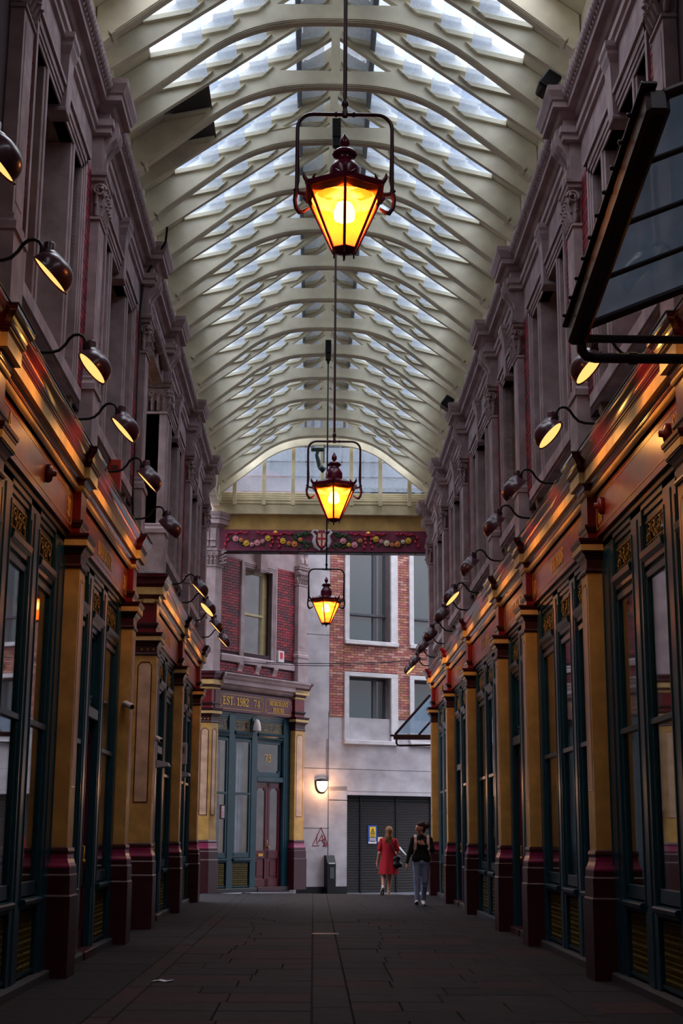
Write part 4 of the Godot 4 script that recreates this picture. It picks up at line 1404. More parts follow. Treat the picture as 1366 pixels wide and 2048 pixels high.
# ---------------------------------------------------------------- the corner house at the end
func build_merchant():
	var bas := Basis(Vector3.UP, deg_to_rad(-37.0))
	FR = Transform3D(bas, Vector3(-2.5, 0, -37.4) - bas * Vector3(-2.66, 0, 0))
	var s := -1.0
	# sign board
	var f := thing("fascia_board", "maroon sign board reading EST. 1982 74 and MERCHANT HOUSE above the corner shop", "sign board", V(s, 2.88, 4.62, -1.55))
	var m := MB.new()
	bar(m, s, 2.87, 3.0, 4.62, 5.14, 0.15, -3.16)
	obj("board", m, M.frieze_maroon if M.has("frieze_maroon") else mk("frieze_maroon", c8(88, 14, 40), 0.35), f)
	m = MB.new()
	for q in [[-0.06, -1.82], [-1.92, -3.08]]:
		for y in [4.69, 5.06]: bar(m, s, 2.862, 2.875, y - 0.005, y + 0.005, q[0] - 0.08, q[1] + 0.08)
		for z in [q[0], q[1]]:
			bar(m, s, 2.862, 2.875, 4.77, 4.98, z - 0.006, z + 0.006)
			for y in [4.73, 5.02]:
				m.box(V(s, 2.868, y, z + (-0.04 if z == q[0] else 0.04)), Vector3(0.012, 0.012, 0.115), Basis(Vector3(1, 0, 0), 0.79 if (y < 4.9) == (z == q[0]) else -0.79))
	obj("gold_line", m, M.gold, f)
	ftext(f, s, "EST. 1982", 0.215, 4.89, -0.68, 0.76, 2.862)
	ftext(f, s, "74", 0.21, 4.88, -1.55, 0.85, 2.862, false)
	ftext(f, s, "MERCHANT", 0.125, 4.96, -2.5, 0.8, 2.862)
	ftext(f, s, "HOUSE", 0.125, 4.78, -2.5, 0.8, 2.862)
	# stone cornice, right pilaster, shopfront
	var t := thing("trim_6", "weathered stone cornice over the corner shop's sign board", "cornice", V(s, 2.8, 5.2, -1.8), "", "structure")
	m = MB.new()
	var pts := []
	for q in [[2.88, 5.2], [2.8, 5.24], [2.78, 5.3], [2.7, 5.32], [2.7, 5.42], [2.66, 5.46], [2.64, 5.52], [2.6, 5.56], [2.6, 5.6], [3.0, 5.66], [3.0, 5.2]]: pts.append(Vector2(q[0], q[1]))
	strip(m, s, pts, 0.0, -3.62)
	obj("cornice_run", m, M.stone, t)
	shop_pilaster(s, -3.16, -3.58, 3.0, "yellow pilaster with pale panel at the right end of the corner shop")
	shopfront(s, 0.1, -3.16, [[0.1, 0.0], [-0.54, -0.79], [-1.49, -1.74], [-2.86, -3.18]], "corner shopfront with white-blinded windows and a maroon double door numbered 73", M.teal_paint, [2], true, "73")
	var wl := thing("wall_end", "dark red brick front of the corner house above its shop", "wall", V(s, 2.9, 5.6, -1.8), "", "structure")
	m = MB.new()
	bar(m, s, 2.89, 3.3, 5.5, 6.24, 0.2, -3.2)
	bar(m, s, 2.89, 3.3, 6.24, 8.95, 0.2, -0.55)
	bar(m, s, 2.89, 3.3, 6.24, 8.95, -2.15, -3.2)
	obj("brick_backing", m, M.mortar, wl)
	m = MB.new()
	bar(m, s, 2.87, 3.3, 8.68, 11.5, 0.2, -3.6)
	for z in [-0.7, -2.5]: bar(m, s, 2.868, 2.9, 8.95, 10.0, z, z - 0.004)
	bar(m, s, 2.98, 3.3, 5.5, 11.0, -3.1, -3.6)
	bar(m, s, 3.3, 5.0, 0.0, 11.5, -3.4, -3.6)
	bar(m, s, 5.0, 5.2, 0.0, 11.5, 0.2, -3.6)
	bar(m, s, 2.95, 5.0, 5.2, 5.4, 0.2, -3.6)
	bar(m, s, 3.2, 5.0, 11.3, 11.5, 0.2, -3.6)
	obj("stone_band", m, M.stone, wl)
	bricks(wl, V(s, 2.885, 5.66, 0.0), Vector3(0, 0, -1), 3.14, 0.28, Vector3(1, 0, 0), RED_BRICKS)
	bricks(wl, V(s, 2.885, 6.2, 0.0), Vector3(0, 0, -1), 0.74, 2.55, Vector3(1, 0, 0), RED_BRICKS)
	bricks(wl, V(s, 2.885, 6.2, -2.31), Vector3(0, 0, -1), 0.84, 2.55, Vector3(1, 0, 0), RED_BRICKS)
	m = MB.new()
	pierw(m, s, 2.8, 3.2, 0.0, -3.14, [[-0.03, 5.92], [0.0, 5.93], [0.0, 6.08], [-0.04, 6.12]])
	obj("sill_band", m, M.stone, wl)
	for z in [-0.82, -1.55, -2.3]:
		m = MB.new()
		strip(m, s, [Vector2(2.95, 5.66), Vector2(2.87, 5.68), Vector2(2.86, 5.76), Vector2(2.8, 5.88), Vector2(2.8, 5.93), Vector2(2.95, 5.93)], z + 0.09, z - 0.09)
		obj("bracket", m, M.stone, wl)
	# sash window in its stone frame
	wcount += 1
	var w := thing("window_%d" % wcount, "cream sash window in a stone frame on the corner house", "window", V(s, 3.0, 6.12, -1.55), "", "structure")
	m = MB.new()
	for k in 3:
		var d0 := 0.055 * k
		var o := 2.868 - 0.014 * (k + 1)
		bar(m, s, o, 3.0, 6.12, 8.62 + d0, -0.95 + d0, -0.89 + d0)
		bar(m, s, o, 3.0, 6.12, 8.62 + d0, -2.15 - d0, -2.21 - d0)
		bar(m, s, o, 3.0, 8.56 + d0, 8.62 + d0, -0.95 + d0, -2.15 - d0)
	obj("architrave", m, M.stone, w)
	m = MB.new()
	bar(m, s, 2.9, 3.3, 6.1, 8.6, -2.15, -2.3)
	bar(m, s, 2.9, 3.3, 6.1, 8.6, -0.8, -0.95)
	obj("reveal", m, M.reveal_stone, w)
	m = MB.new()
	for q in [[-0.95, -1.03], [-1.95, -2.15]]: bar(m, s, 3.06, 3.15, 6.12, 8.56, q[0], q[1], 0.01)
	bar(m, s, 3.06, 3.15, 6.12, 6.28, -0.95, -2.15, 0.01)
	bar(m, s, 3.06, 3.15, 8.46, 8.56, -0.95, -2.15, 0.01)
	bar(m, s, 3.05, 3.14, 7.29, 7.36, -0.95, -2.0, 0.01)
	var sa := obj("sash", m, M.sash_cream, w)
	for ys in [[6.28, 7.29], [7.36, 8.46]]:
		m = MB.new()
		bar(m, s, 3.1, 3.108, ys[0], ys[1], -1.0, -2.0)
		obj("pane", m, M.sash_glass, sa)
	m = MB.new()
	pierw(m, s, 2.7, 3.0, -1.42, -1.68, [[-0.03, 8.48], [0.0, 8.56], [0.03, 9.0], [0.06, 9.6]])
	obj("keystone", m, M.stone, w)
	upper_pilaster(s, 0, "stone pilaster with carved capital at the corner house's right edge")
	# small fittings
	m = MB.new()
	bar(m, s, 2.78, 2.88, 6.1, 6.42, -2.36, -2.62, 0.01)
	var al := thing("alarm_box", "white alarm box with red print on the corner house wall", "alarm box", V(s, 2.85, 6.1, -2.5))
	obj("case", m, M.white_plastic, al)
	m = MB.new()
	bar(m, s, 2.777, 2.79, 6.2, 6.38, -2.43, -2.55)
	obj("red_label", m, M.red_print, al)
	var bl := thing("bulkhead_light", "white dome bulkhead lamp under the corner shop's sign board", "lamp", V(s, 2.9, 4.2, -1.56))
	m = MB.new()
	m.lathe([Vector2(0.11, 0), Vector2(0.11, 0.02), Vector2(0.105, 0.12), Vector2(0.085, 0.22), Vector2(0.05, 0.29), Vector2(0, 0.32)], 14, Transform3D(Basis(), V(s, 2.86, 4.17, -1.58)))
	obj("dome", m, M.white_plastic, bl)
	var nb := thing("notice_plate", "small framed notice on the corner shop's left pilaster", "notice", Vector3(-2.45, 1.75, -37.2))
	m = MB.new()
	bar(m, s, 2.66, 2.72, 1.83, 2.2, 0.06, -0.1, 0.008)
	obj("frame", m, M.maroon_dark, nb)
	m = MB.new()
	bar(m, s, 2.655, 2.66, 1.87, 2.16, 0.035, -0.075)
	obj("print", m, M.white_plastic, nb)
	m = MB.new()
	for k in 5: bar(m, s, 2.652, 2.656, 1.9 + 0.03 * k, 1.912 + 0.03 * k, 0.015, -0.055)
	m.lathe([Vector2(0.02, 0.002), Vector2(0.028, 0.002)], 12, Transform3D(Basis(Vector3(0, 0, 1), -PI / 2), V(s, 2.653, 2.1, -0.02)))
	obj("black_lines", m, M.red_print, nb)
	FR = Transform3D()
	# its corner pilaster: two painted faces
	var p := thing("shop_pilaster", "broad corner pilaster with two pink panels and gold studs left of the sign board", "pilaster", Vector3(-2.7, 0, -37.3))
	var foot := [Vector2(-3.3, -37.2), Vector2(-2.685, -37.2), Vector2(-2.51, -37.43), Vector2(-2.7, -37.8)]
	var ins := Vector2(-2.95, -37.6)
	var steps := [["plinth", "maroon_dark", [[0.07, -0.1], [0.07, 0.812], [0.058, 0.83], [0.058, 1.022], [0.046, 1.04], [0.046, 1.10]]], ["plinth_cap", "pink_maroon", [[0.046, 1.1], [0.03, 1.15], [0.013, 1.235], [0.018, 1.252]]], ["base_fillet", "maroon_dark", [[0.018, 1.252], [0.022, 1.27], [0.0, 1.312]]], ["shaft", "yellow_paint", [[0.0, 1.312], [0.0, 4.275]]], ["capital", "maroon_dark", [[0.0, 4.275], [0.024, 4.3], [0.006, 4.325], [0.006, 4.425], [0.03, 4.465], [0.07, 4.515]]], ["capital_band", "corona_cream", [[0.078, 4.515], [0.078, 4.584]]], ["abacus", "maroon_dark", [[0.07, 4.584], [0.084, 4.605], [0.1, 4.65], [0.0, 4.655]]], ["die", "red_maroon", [[0.0, 4.655], [0.0, 5.14]]], ["die_moulding", "maroon_dark", [[0.0, 4.72], [0.036, 4.78], [0.036, 4.812], [0.0, 4.82]]]]
	for q in steps:
		m = MB.new()
		m.sweep(foot, q[2], ins)
		obj(q[0], m, M[q[1]], p)
	for q in SLICES:
		m = MB.new()
		m.sweep(foot, q[2], ins)
		obj(q[0], m, M[q[1]], p)
	for face in [[Vector2(-2.84, -37.2), Vector2(1, 0), 0.095], [Vector2(-2.6, -37.315), Vector2(0.605, -0.796), 0.075]]:
		var u := Vector3(face[1].x, 0, face[1].y)
		var nrm := Vector3(-face[1].y, 0, face[1].x)
		var b := Basis(u, Vector3.UP, nrm)
		var o := Vector3(face[0].x, 0, face[0].y)
		var hw: float = face[2]
		m = MB.new()
		m.box(o + Vector3(0, 3.02, 0), Vector3(hw * 2 - 0.01, 2.2, 0.012), b)
		obj("panel", m, M.panel_pink, p)
		m = MB.new()
		for sg in [-1.0, 1.0]:
			m.box(o + u * hw * sg + Vector3(0, 3.0, 0), Vector3(0.016, 2.13, 0.02), b)
			m.box(o + u * (hw - 0.025) * sg + Vector3(0, 4.1, 0), Vector3(0.016, 0.09, 0.02), b * Basis(Vector3(0, 0, 1), sg * 0.8))
		m.box(o + Vector3(0, 1.935, 0), Vector3(hw * 2, 0.016, 0.02), b)
		m.box(o + Vector3(0, 4.13, 0), Vector3(hw * 2 - 0.1, 0.016, 0.02), b)
		obj("painted_line", m, M.maroon, p)
	m = MB.new()
	for k in 3: m.lathe([Vector2(0, 0.014), Vector2(0.018, 0.0)], 10, Transform3D(Basis(Vector3(1, 0, 0), PI / 2), Vector3(-2.93 + 0.085 * k, 4.375, -37.19)))
	obj("gold_stud", m, M.gold, p)


# ---------------------------------------------------------------- the building across the street
func build_street_building():
	FR = Transform3D(Basis(Vector3.UP, deg_to_rad(26.0)), Vector3(-0.30, 0, -40.6))
	var w := thing("wall_far", "pale stone and pink brick building across the street at the end", "wall", Vector3(1.5, 0, 0), "", "structure")
	var holes := [[1.41, 2.80, 4.12, 5.95], [1.41, 2.80, 7.0, 10.2], [3.58, 5.0, 4.12, 5.95], [3.58, 5.0, 7.0, 10.2]]
	var st := MB.new()
	st.box(Vector3(0.3, 5.5, -0.2), Vector3(0.98, 11.6, 0.4))          # left strip and lower storey
	st.box(Vector3(1.09, 1.3, -0.2), Vector3(0.58, 3.0, 0.4))
	st.box(Vector3(3.3, 3.4, -0.2), Vector3(5.2, 1.44, 0.4))
	st.box(Vector3(6.2, 2.7, -0.2), Vector3(1.6, 5.8, 0.4))
	st.box(Vector3(3.3, 4.44, -0.2), Vector3(5.2, 0.64, 0.36))
	obj("stone_facing", st, M.pale_stone, w)
	var jt := MB.new()
	for y in [1.64, 3.29, 7.09, 9.0]: jt.box(Vector3(0.4, y, 0.001), Vector3(0.84, 0.012, 0.006))
	for y in [2.42]: jt.box(Vector3(1.1, y, 0.001), Vector3(0.58, 0.02, 0.006))
	for y in [3.29]: jt.box(Vector3(3.3, y, 0.001), Vector3(5.2, 0.01, 0.006))
	for x in [0.78]: jt.box(Vector3(x, 2.4, 0.001), Vector3(0.012, 5.0, 0.006))
	obj("joint", jt, M.granite, w)
	var ba := MB.new()
	for q in [[0.83, 1.41, 4.76, 11.0], [2.8, 3.58, 4.76, 11.0], [5.0, 6.5, 4.76, 11.0], [1.41, 2.8, 5.95, 7.0], [3.58, 5.0, 5.95, 7.0]]:
		ba.box(Vector3((q[0] + q[1]) / 2, (q[2] + q[3]) / 2, -0.22), Vector3(q[1] - q[0], q[3] - q[2], 0.4))
	ba.box(Vector3(3, 5.5, -2.6), Vector3(7.0, 11.6, 0.2))
	obj("brick_backing", ba, M.pale_mortar, w)
	for q in [[0.80, 0.48, 4.77, 5.6], [3.03, 0.42, 4.77, 5.6], [5.15, 1.2, 4.77, 5.6], [1.26, 1.8, 6.1, 0.86], [3.44, 1.8, 6.1, 0.86]]:
		bricks(w, Vector3(q[0], q[2], -0.012), Vector3(1, 0, 0), q[1], q[3], Vector3(0, 0, 1), PINK_BRICKS)
	var pl := MB.new()
	pl.box(Vector3(0.6, -0.08, 0.005), Vector3(1.58, 0.26, 0.02))
	obj("black_plinth", pl, M.iron, w)
	var k := 0
	for q in holes:
		wcount += 1
		k += 1
		var n := thing("window_%d" % wcount, ["grey-framed office window over the garage, lower left of four", "tall grey-framed office window above the brick band, left of two", "grey-framed office window half hidden by the right arcade, lower", "tall grey-framed office window half hidden by the right arcade, upper"][k - 1], "window", Vector3((q[0] + q[1]) / 2, q[2], 0), "", "structure")
		var f := MB.new()   # white stone surround
		f.cbox(Vector3(q[0] - 0.075, (q[2] + q[3]) / 2, -0.02), Vector3(0.15, q[3] - q[2], 0.16), 0.008)
		f.cbox(Vector3(q[1] + 0.115, (q[2] + q[3]) / 2, -0.02), Vector3(0.23, q[3] - q[2], 0.16), 0.008)
		f.cbox(Vector3((q[0] + q[1]) / 2 + 0.04, q[2] - 0.06, 0.0), Vector3(q[1] - q[0] + 0.38, 0.12, 0.22), 0.01)
		f.cbox(Vector3((q[0] + q[1]) / 2 + 0.04, q[3] + 0.06, -0.02), Vector3(q[1] - q[0] + 0.38, 0.12, 0.16), 0.008)
		f.box(Vector3(q[1] + 0.02, (q[2] + q[3]) / 2, -0.22), Vector3(0.04, q[3] - q[2], 0.44))
		f.box(Vector3(q[0] - 0.02, (q[2] + q[3]) / 2, -0.22), Vector3(0.04, q[3] - q[2], 0.44))
		obj("surround", f, M.white_stone, n)
		var g := MB.new()
		var zc := -0.36
		var mx: float = q[0] + 1.03
		var ty: float = q[2] + (0.62 if q[3] < 6.5 else 0.82)
		g.cbox(Vector3(mx, (q[2] + q[3]) / 2, zc), Vector3(0.13, q[3] - q[2], 0.1), 0.008)
		g.cbox(Vector3((q[0] + q[1]) / 2 + 0.05, ty, zc + 0.03), Vector3(q[1] - q[0] + 0.02, 0.08, 0.14), 0.008)
		for e in [q[0] + 0.02, q[1] - 0.03]: g.cbox(Vector3(e, (q[2] + q[3]) / 2, zc), Vector3(0.06, q[3] - q[2], 0.08), 0.006)
		for e in [q[2] + 0.035, q[3] - 0.035]: g.cbox(Vector3((q[0] + q[1]) / 2, e, zc), Vector3(q[1] - q[0], 0.07, 0.08), 0.006)
		obj("frame", g, M.modern_frame, n)
		for xs in [[q[0] + 0.05, mx - 0.06], [mx + 0.06, q[1] - 0.05]]:
			for ys in [[q[2] + 0.07, ty - 0.04], [ty + 0.04, q[3] - 0.07]]:
				var h := MB.new()
				h.box(Vector3((xs[0] + xs[1]) / 2, (ys[0] + ys[1]) / 2, zc), Vector3(xs[1] - xs[0], ys[1] - ys[0], 0.008))
				obj("pane", h, M.modern_glass, n)
	# garage opening and its shutter
	var d := thing("door_1", "dark slatted roller shutter closing the garage across the street", "garage door", Vector3(2.7, -0.1, -0.2), "", "structure")
	var m := MB.new()
	var y := -0.14
	while y < 2.5:
		m.cbox(Vector3(3.2, y + 0.037, -0.34), Vector3(3.7, 0.066, 0.05), 0.012)
		y += 0.075
	obj("slats", m, M.shutter, d).set_meta("kind", "stuff")
	m = MB.new()
	for x in [1.98, 3.15, 4.3]: m.cbox(Vector3(x, 1.2, -0.3), Vector3(0.06, 2.7, 0.04), 0.01)
	obj("guide_rail", m, M.iron, d)
	m = MB.new()
	m.box(Vector3(3.3, 2.64, -0.2), Vector3(4.4, 0.14, 0.38))
	m.box(Vector3(3.3, 2.5, -0.42), Vector3(4.4, 0.3, 0.1))
	m.box(Vector3(1.36, 1.2, -0.2), Vector3(0.05, 2.8, 0.4))
	obj("opening_reveal", m, M.pale_stone, d)
	# wall lamp
	var l := thing("wall_lamp", "glowing half-round wall lamp with dark hood beside the garage", "lamp", Vector3(0.56, 2.65, 0.05))
	m = MB.new()
	m.lathe([Vector2(0, -0.2), Vector2(0.07, -0.185), Vector2(0.13, -0.12), Vector2(0.165, -0.02), Vector2(0.175, 0.1)], 18, Transform3D(Basis.from_scale(Vector3(1, 1, 0.75)), Vector3(0.57, 2.83, 0.03)), true, 0.0, PI)
	obj("glowing_bowl", m, M.wall_lamp_glow, l)
	m = MB.new()
	m.lathe([Vector2(0.185, 0.095), Vector2(0.19, 0.12), Vector2(0.16, 0.15), Vector2(0.06, 0.175), Vector2(0, 0.18)], 18, Transform3D(Basis.from_scale(Vector3(1, 1, 0.78)), Vector3(0.57, 2.83, 0.03)), true, 0.0, PI)
	m.lathe([Vector2(0, -0.245), Vector2(0.09, -0.225), Vector2(0.17, -0.14), Vector2(0.2, -0.02), Vector2(0.21, 0.12), Vector2(0.0, 0.17)], 18, Transform3D(Basis.from_scale(Vector3(1, 1, 0.12)), Vector3(0.56, 2.83, 0.01)))
	obj("hood", m, M.iron, l)
	var li := OmniLight3D.new()
	li.name = "wall_lamp_light"
	li.light_color = c8(255, 188, 130)
	li.light_energy = 0.9
	li.light_size = 0.09
	li.omni_range = 30
	li.omni_attenuation = 2.0
	li.shadow_enabled = true
	add_child(li)
	li.position = FR * Vector3(0.57, 2.8, 0.27)
	# graffiti, ash bin, signs
	var gr := MB.new()
	for q in [[[0.30, 1.16], [0.56, 1.66]], [[0.56, 1.66], [0.80, 1.15]], [[0.31, 1.15], [0.52, 1.17]], [[0.44, 1.46], [0.43, 1.24]], [[0.44, 1.2], [0.6, 1.46]], [[0.6, 1.46], [0.66, 1.14]], [[0.5, 1.3], [0.72, 1.33]], [[0.72, 1.4], [0.6, 1.28]], [[0.6, 1.28], [0.76, 1.2]], [[0.76, 1.2], [0.62, 1.15]], [[0.68, 1.45], [0.68, 1.13]], [[0.62, 1.15], [0.8, 1.15]]]:
		gr.tube([Vector3(q[0][0], q[0][1], 0.001), Vector3((q[0][0] + q[1][0]) / 2 + 0.006, (q[0][1] + q[1][1]) / 2, 0.001), Vector3(q[1][0], q[1][1], 0.001)], 0.011, 5)
	tag(obj("graffiti_tag", gr, M.graffiti), "dark red triangular scrawl sprayed on the pale stone below the wall lamp", "graffiti")
	var b := thing("ash_bin", "black upright ash bin standing against the pale stone wall", "bin", Vector3(0.76, -0.15, 0.2))
	m = MB.new()
	m.extrude(PackedVector2Array([Vector2(0.02, -0.15), Vector2(0.24, -0.15), Vector2(0.24, 0.68), Vector2(0.14, 0.9), Vector2(0.02, 0.9)]), func(p): return Vector3(0.66, p.y, p.x), func(p): return Vector3(0.92, p.y, p.x))
	obj("body", m, M.iron, b)
	m = MB.new()
	m.cbox(Vector3(0.79, 0.68, 0.245), Vector3(0.2, 0.035, 0.02), 0.005)
	obj("steel_lip", m, M.grey_plastic, b)
	m = MB.new()
	m.cbox(Vector3(0.8, 0.42, 0.245), Vector3(0.13, 0.3, 0.012), 0.004)
	obj("plate", m, M.modern_frame, b)
	var sg := thing("warning_sign", "blue and yellow warning notice fixed on the dark shutter", "sign", Vector3(2.36, 1.2, -0.3))
	m = MB.new()
	m.cbox(Vector3(2.36, 1.47, -0.3), Vector3(0.3, 0.52, 0.02), 0.004)
	obj("blue_plate", m, M.blue_sign, sg)
	m = MB.new()
	m.box(Vector3(2.365, 1.54, -0.288), Vector3(0.2, 0.3, 0.008))
	obj("yellow_field", m, M.yellow_sign, sg)
	m = MB.new()
	m.box(Vector3(2.365, 1.33, -0.288), Vector3(0.2, 0.08, 0.008))
	m.box(Vector3(2.36, 1.25, -0.288), Vector3(0.26, 0.06, 0.008))
	obj("white_strip", m, M.white_plastic, sg)
	m = MB.new()
	for q in [[Vector3(2.30, 1.5, 0), Vector3(2.365, 1.64, 0)], [Vector3(2.365, 1.64, 0), Vector3(2.43, 1.5, 0)], [Vector3(2.43, 1.5, 0), Vector3(2.30, 1.5, 0)]]:
		m.tube([q[0] + Vector3(0, 0, -0.282), q[1] + Vector3(0, 0, -0.282)], 0.009, 5)
	m.box(Vector3(2.365, 1.545, -0.283), Vector3(0.018, 0.06, 0.008))
	for kk in 3: m.box(Vector3(2.365, 1.46 - 0.03 * kk, -0.283), Vector3(0.15, 0.01, 0.006))
	for kk in 3: m.box(Vector3(2.36, 1.345 - 0.035 * kk, -0.282), Vector3(0.18, 0.012, 0.006))
	obj("black_symbol", m, M.black_print, sg)
	m = MB.new()
	m.cbox(Vector3(2.62, 1.33, -0.3), Vector3(0.16, 0.14, 0.015), 0.004)
	tag(obj("small_notice", m, M.petal_cream), "small cream notice on the shutter next to the warning sign", "sign")
	FR = Transform3D()


# ---------------------------------------------------------------- hanging lanterns
func build_lanterns():
	var tw := thing("sky_blocker", "added tall grey block far behind the street, hiding low sky behind the roof panes", "light_blocker", Vector3(0, 0, -110), "", "structure")  # added block, dims the sky seen through the roof glass
	var tb := MB.new()
	tb.box(Vector3(0, 32, -112), Vector3(110, 64, 4))
	for k in 15: tb.box(Vector3(0, 4 + k * 4.1, -109.6), Vector3(110, 0.7, 0.8))
	for k in 27: tb.box(Vector3(-52 + k * 4.0, 32, -109.8), Vector3(0.5, 64, 0.6))
	obj("blocker_face", tb, M.lead, tw)
	var ks := [[-10.2, 5.80, 0.19, 0.0, 0.0], [-19.5, 5.74, 0.24, 0.04, 0.0], [-29.25, 5.70, 0.215, 0.22, 0.0]]
	for i in 3:
		var q = ks[i]
		var at := Vector3(q[2], q[1], q[0])
		var t := thing("lantern", "maroon six-sided hanging lantern with lit amber glass, %s of three from the camera" % ["first", "second", "third"][i], "lantern", at, "hanging lanterns")
		var hexp := []
		for k in 6:
			var a: float = PI / 2 + TAU * k / 6 + q[3]
			hexp.append(Vector3(cos(a), 0, sin(a)))
		var R := 0.315
		var rbm := 0.088
		var y1 := 0.5
		for k in 6:
			var a: Vector3 = hexp[k]
			var b: Vector3 = hexp[(k + 1) % 6]
			var g := MB.new()
			for d in [0.0, -0.004]:
				g.quad(a * (rbm + d) + Vector3(0, 0.03, 0), b * (rbm + d) + Vector3(0, 0.03, 0), b * (R + d) + Vector3(0, y1, 0), a * (R + d) + Vector3(0, y1, 0))
			obj("glass_panel", g, M.amber_glass, t, true)
		var m := MB.new()
		for k in 6:
			var a: Vector3 = hexp[k]
			var b: Vector3 = hexp[(k + 1) % 6]
			m.tube([a * (rbm + 0.004) + Vector3(0, 0.02, 0), a * (R + 0.004) + Vector3(0, y1, 0)], 0.012, 5)
			m.tube([a * (R + 0.004) + Vector3(0, y1, 0), b * (R + 0.004) + Vector3(0, y1, 0)], 0.014, 5)
			m.tube([a * (rbm + 0.004) + Vector3(0, 0.03, 0), b * (rbm + 0.004) + Vector3(0, 0.03, 0)], 0.013, 5)
			m.tube([a * (rbm) + Vector3(0, 0.02, 0), a * (rbm) + Vector3(0, -0.02, 0)], 0.007, 5)
		m.lathe([Vector2(0, -0.05), Vector2(0.008, -0.045), Vector2(0.01, -0.01), Vector2(0.05, 0.0), Vector2(0.085, 0.02), Vector2(0.085, 0.03), Vector2(0, 0.035)], 12)
		obj("frame", m, M.lamp_maroon, t, true)
		m = MB.new()   # roof: eave band, hexagonal slope, cast leaves at the corners
		for k in 6:
			var a: Vector3 = hexp[k]
			var b: Vector3 = hexp[(k + 1) % 6]
			var R2 := 0.345
			m.quad(a * R2 + Vector3(0, 0.495, 0), b * R2 + Vector3(0, 0.495, 0), b * R2 + Vector3(0, 0.53, 0), a * R2 + Vector3(0, 0.53, 0))
			m.quad(a * R2 + Vector3(0, 0.53, 0), b * R2 + Vector3(0, 0.53, 0), b * 0.115 + Vector3(0, 0.62, 0), a * 0.115 + Vector3(0, 0.62, 0))
			m.quad(a * R2 + Vector3(0, 0.495, 0), b * R2 + Vector3(0, 0.495, 0), b * R * 0.98 + Vector3(0, 0.5, 0), a * R * 0.98 + Vector3(0, 0.5, 0))
			m.tube([a * 0.335 + Vector3(0, 0.52, 0), a * 0.36 + Vector3(0, 0.55, 0), a * 0.365 + Vector3(0, 0.585, 0)], [0.02, 0.016, 0.005], 5)
			for sg in [-1.0, 1.0]:
				var tt: Vector3 = (b - a) if sg > 0 else (hexp[(k + 5) % 6] - a)
				m.tube([a * 0.34 + tt * 0.06 + Vector3(0, 0.53, 0), a * 0.35 + tt * 0.09 + Vector3(0, 0.56, 0)], [0.014, 0.004], 5)
		obj("roof", m, M.lamp_maroon, t, true)
		m = MB.new()   # chimney, scalloped cap, finial
		m.lathe([Vector2(0.115, 0.60), Vector2(0.118, 0.63), Vector2(0.118, 0.7), Vector2(0.112, 0.715), Vector2(0.1, 0.735), Vector2(0.085, 0.76), Vector2(0.07, 0.775), Vector2(0.066, 0.8), Vector2(0.066, 0.825), Vector2(0.085, 0.83)], 20)
		m.lathe([Vector2(0.086, 0.82), Vector2(0.088, 0.84), Vector2(0.074, 0.86), Vector2(0.03, 0.868), Vector2(0.018, 0.872), Vector2(0.018, 0.885), Vector2(0.032, 0.9), Vector2(0.039, 0.925), Vector2(0.034, 0.95), Vector2(0.02, 0.975), Vector2(0.01, 1.0), Vector2(0, 1.012)], 18)
		for k in 14:
			var a := TAU * k / 14
			m.lathe([Vector2(0, -0.014), Vector2(0.016, -0.004), Vector2(0.018, 0.012)], 6, Transform3D(Basis(), Vector3(cos(a) * 0.08, 0.822, sin(a) * 0.08)))
		obj("chimney", m, M.lamp_maroon, t, true)
		m = MB.new()
		m.lathe([Vector2(0.0, 0.49), Vector2(0.09, 0.48), Vector2(0.2, 0.47), Vector2(0.25, 0.45), Vector2(0.255, 0.44)], 20)
		for k in 3:
			var a := TAU * k / 3 + 0.5
			m.lathe([Vector2(0.03, 0.42), Vector2(0.075, 0.44), Vector2(0.085, 0.465)], 12, Transform3D(Basis(), Vector3(cos(a) * 0.14, 0.005, sin(a) * 0.14)))
		obj("reflector", m, M.lamp_reflector, t, true)
		m = MB.new()
		m.lathe([Vector2(0, 0.255), Vector2(0.04, 0.265), Vector2(0.08, 0.285), Vector2(0.084, 0.33), Vector2(0.072, 0.385), Vector2(0.045, 0.42), Vector2(0.0, 0.432)], 16)
		obj("bulb", m, M.bulb_glow, t, true)
		m = MB.new()   # yoke and its hooks
		var yk := []
		for p in [[-0.37, 0.5], [-0.37, 0.75], [-0.37, 1.03]]: yk.append(Vector3(p[0], p[1], 0))
		for k in 7:
			var a := PI - (PI / 2) * k / 6.0
			yk.append(Vector3(-0.25 + 0.12 * cos(a), 1.05 + 0.12 * sin(a), 0))
		yk.append(Vector3(0, 1.17, 0))
		var n := yk.size()
		for k in n - 1: yk.append(Vector3(-yk[n - 2 - k].x, yk[n - 2 - k].y, 0))
		m.tube(yk, 0.0155, 8)
		for sg in [-1.0, 1.0]:
			m.tube([Vector3(sg * 0.39, 0.53, 0), Vector3(sg * 0.35, 0.5, 0), Vector3(sg * 0.3, 0.49, 0)], 0.016, 6)
			m.tube([Vector3(sg * 0.375, 0.5, 0), Vector3(sg * 0.385, 0.44, 0), Vector3(sg * 0.375, 0.38, 0), Vector3(sg * 0.345, 0.34, 0), Vector3(sg * 0.32, 0.345, 0), Vector3(sg * 0.27, 0.38, 0)], [0.02, 0.016, 0.016, 0.022, 0.018, 0.01], 6)
			m.lathe([Vector2(0, 0.02), Vector2(0.02, 0), Vector2(0, -0.02)], 8, Transform3D(Basis(), Vector3(sg * 0.37, 0.53, 0)))
			m.tube([Vector3(sg * 0.36, 0.9, 0.015), Vector3(sg * 0.35, 0.6, 0.012), Vector3(sg * 0.37, 0.5, 0.01)], 0.005, 4)
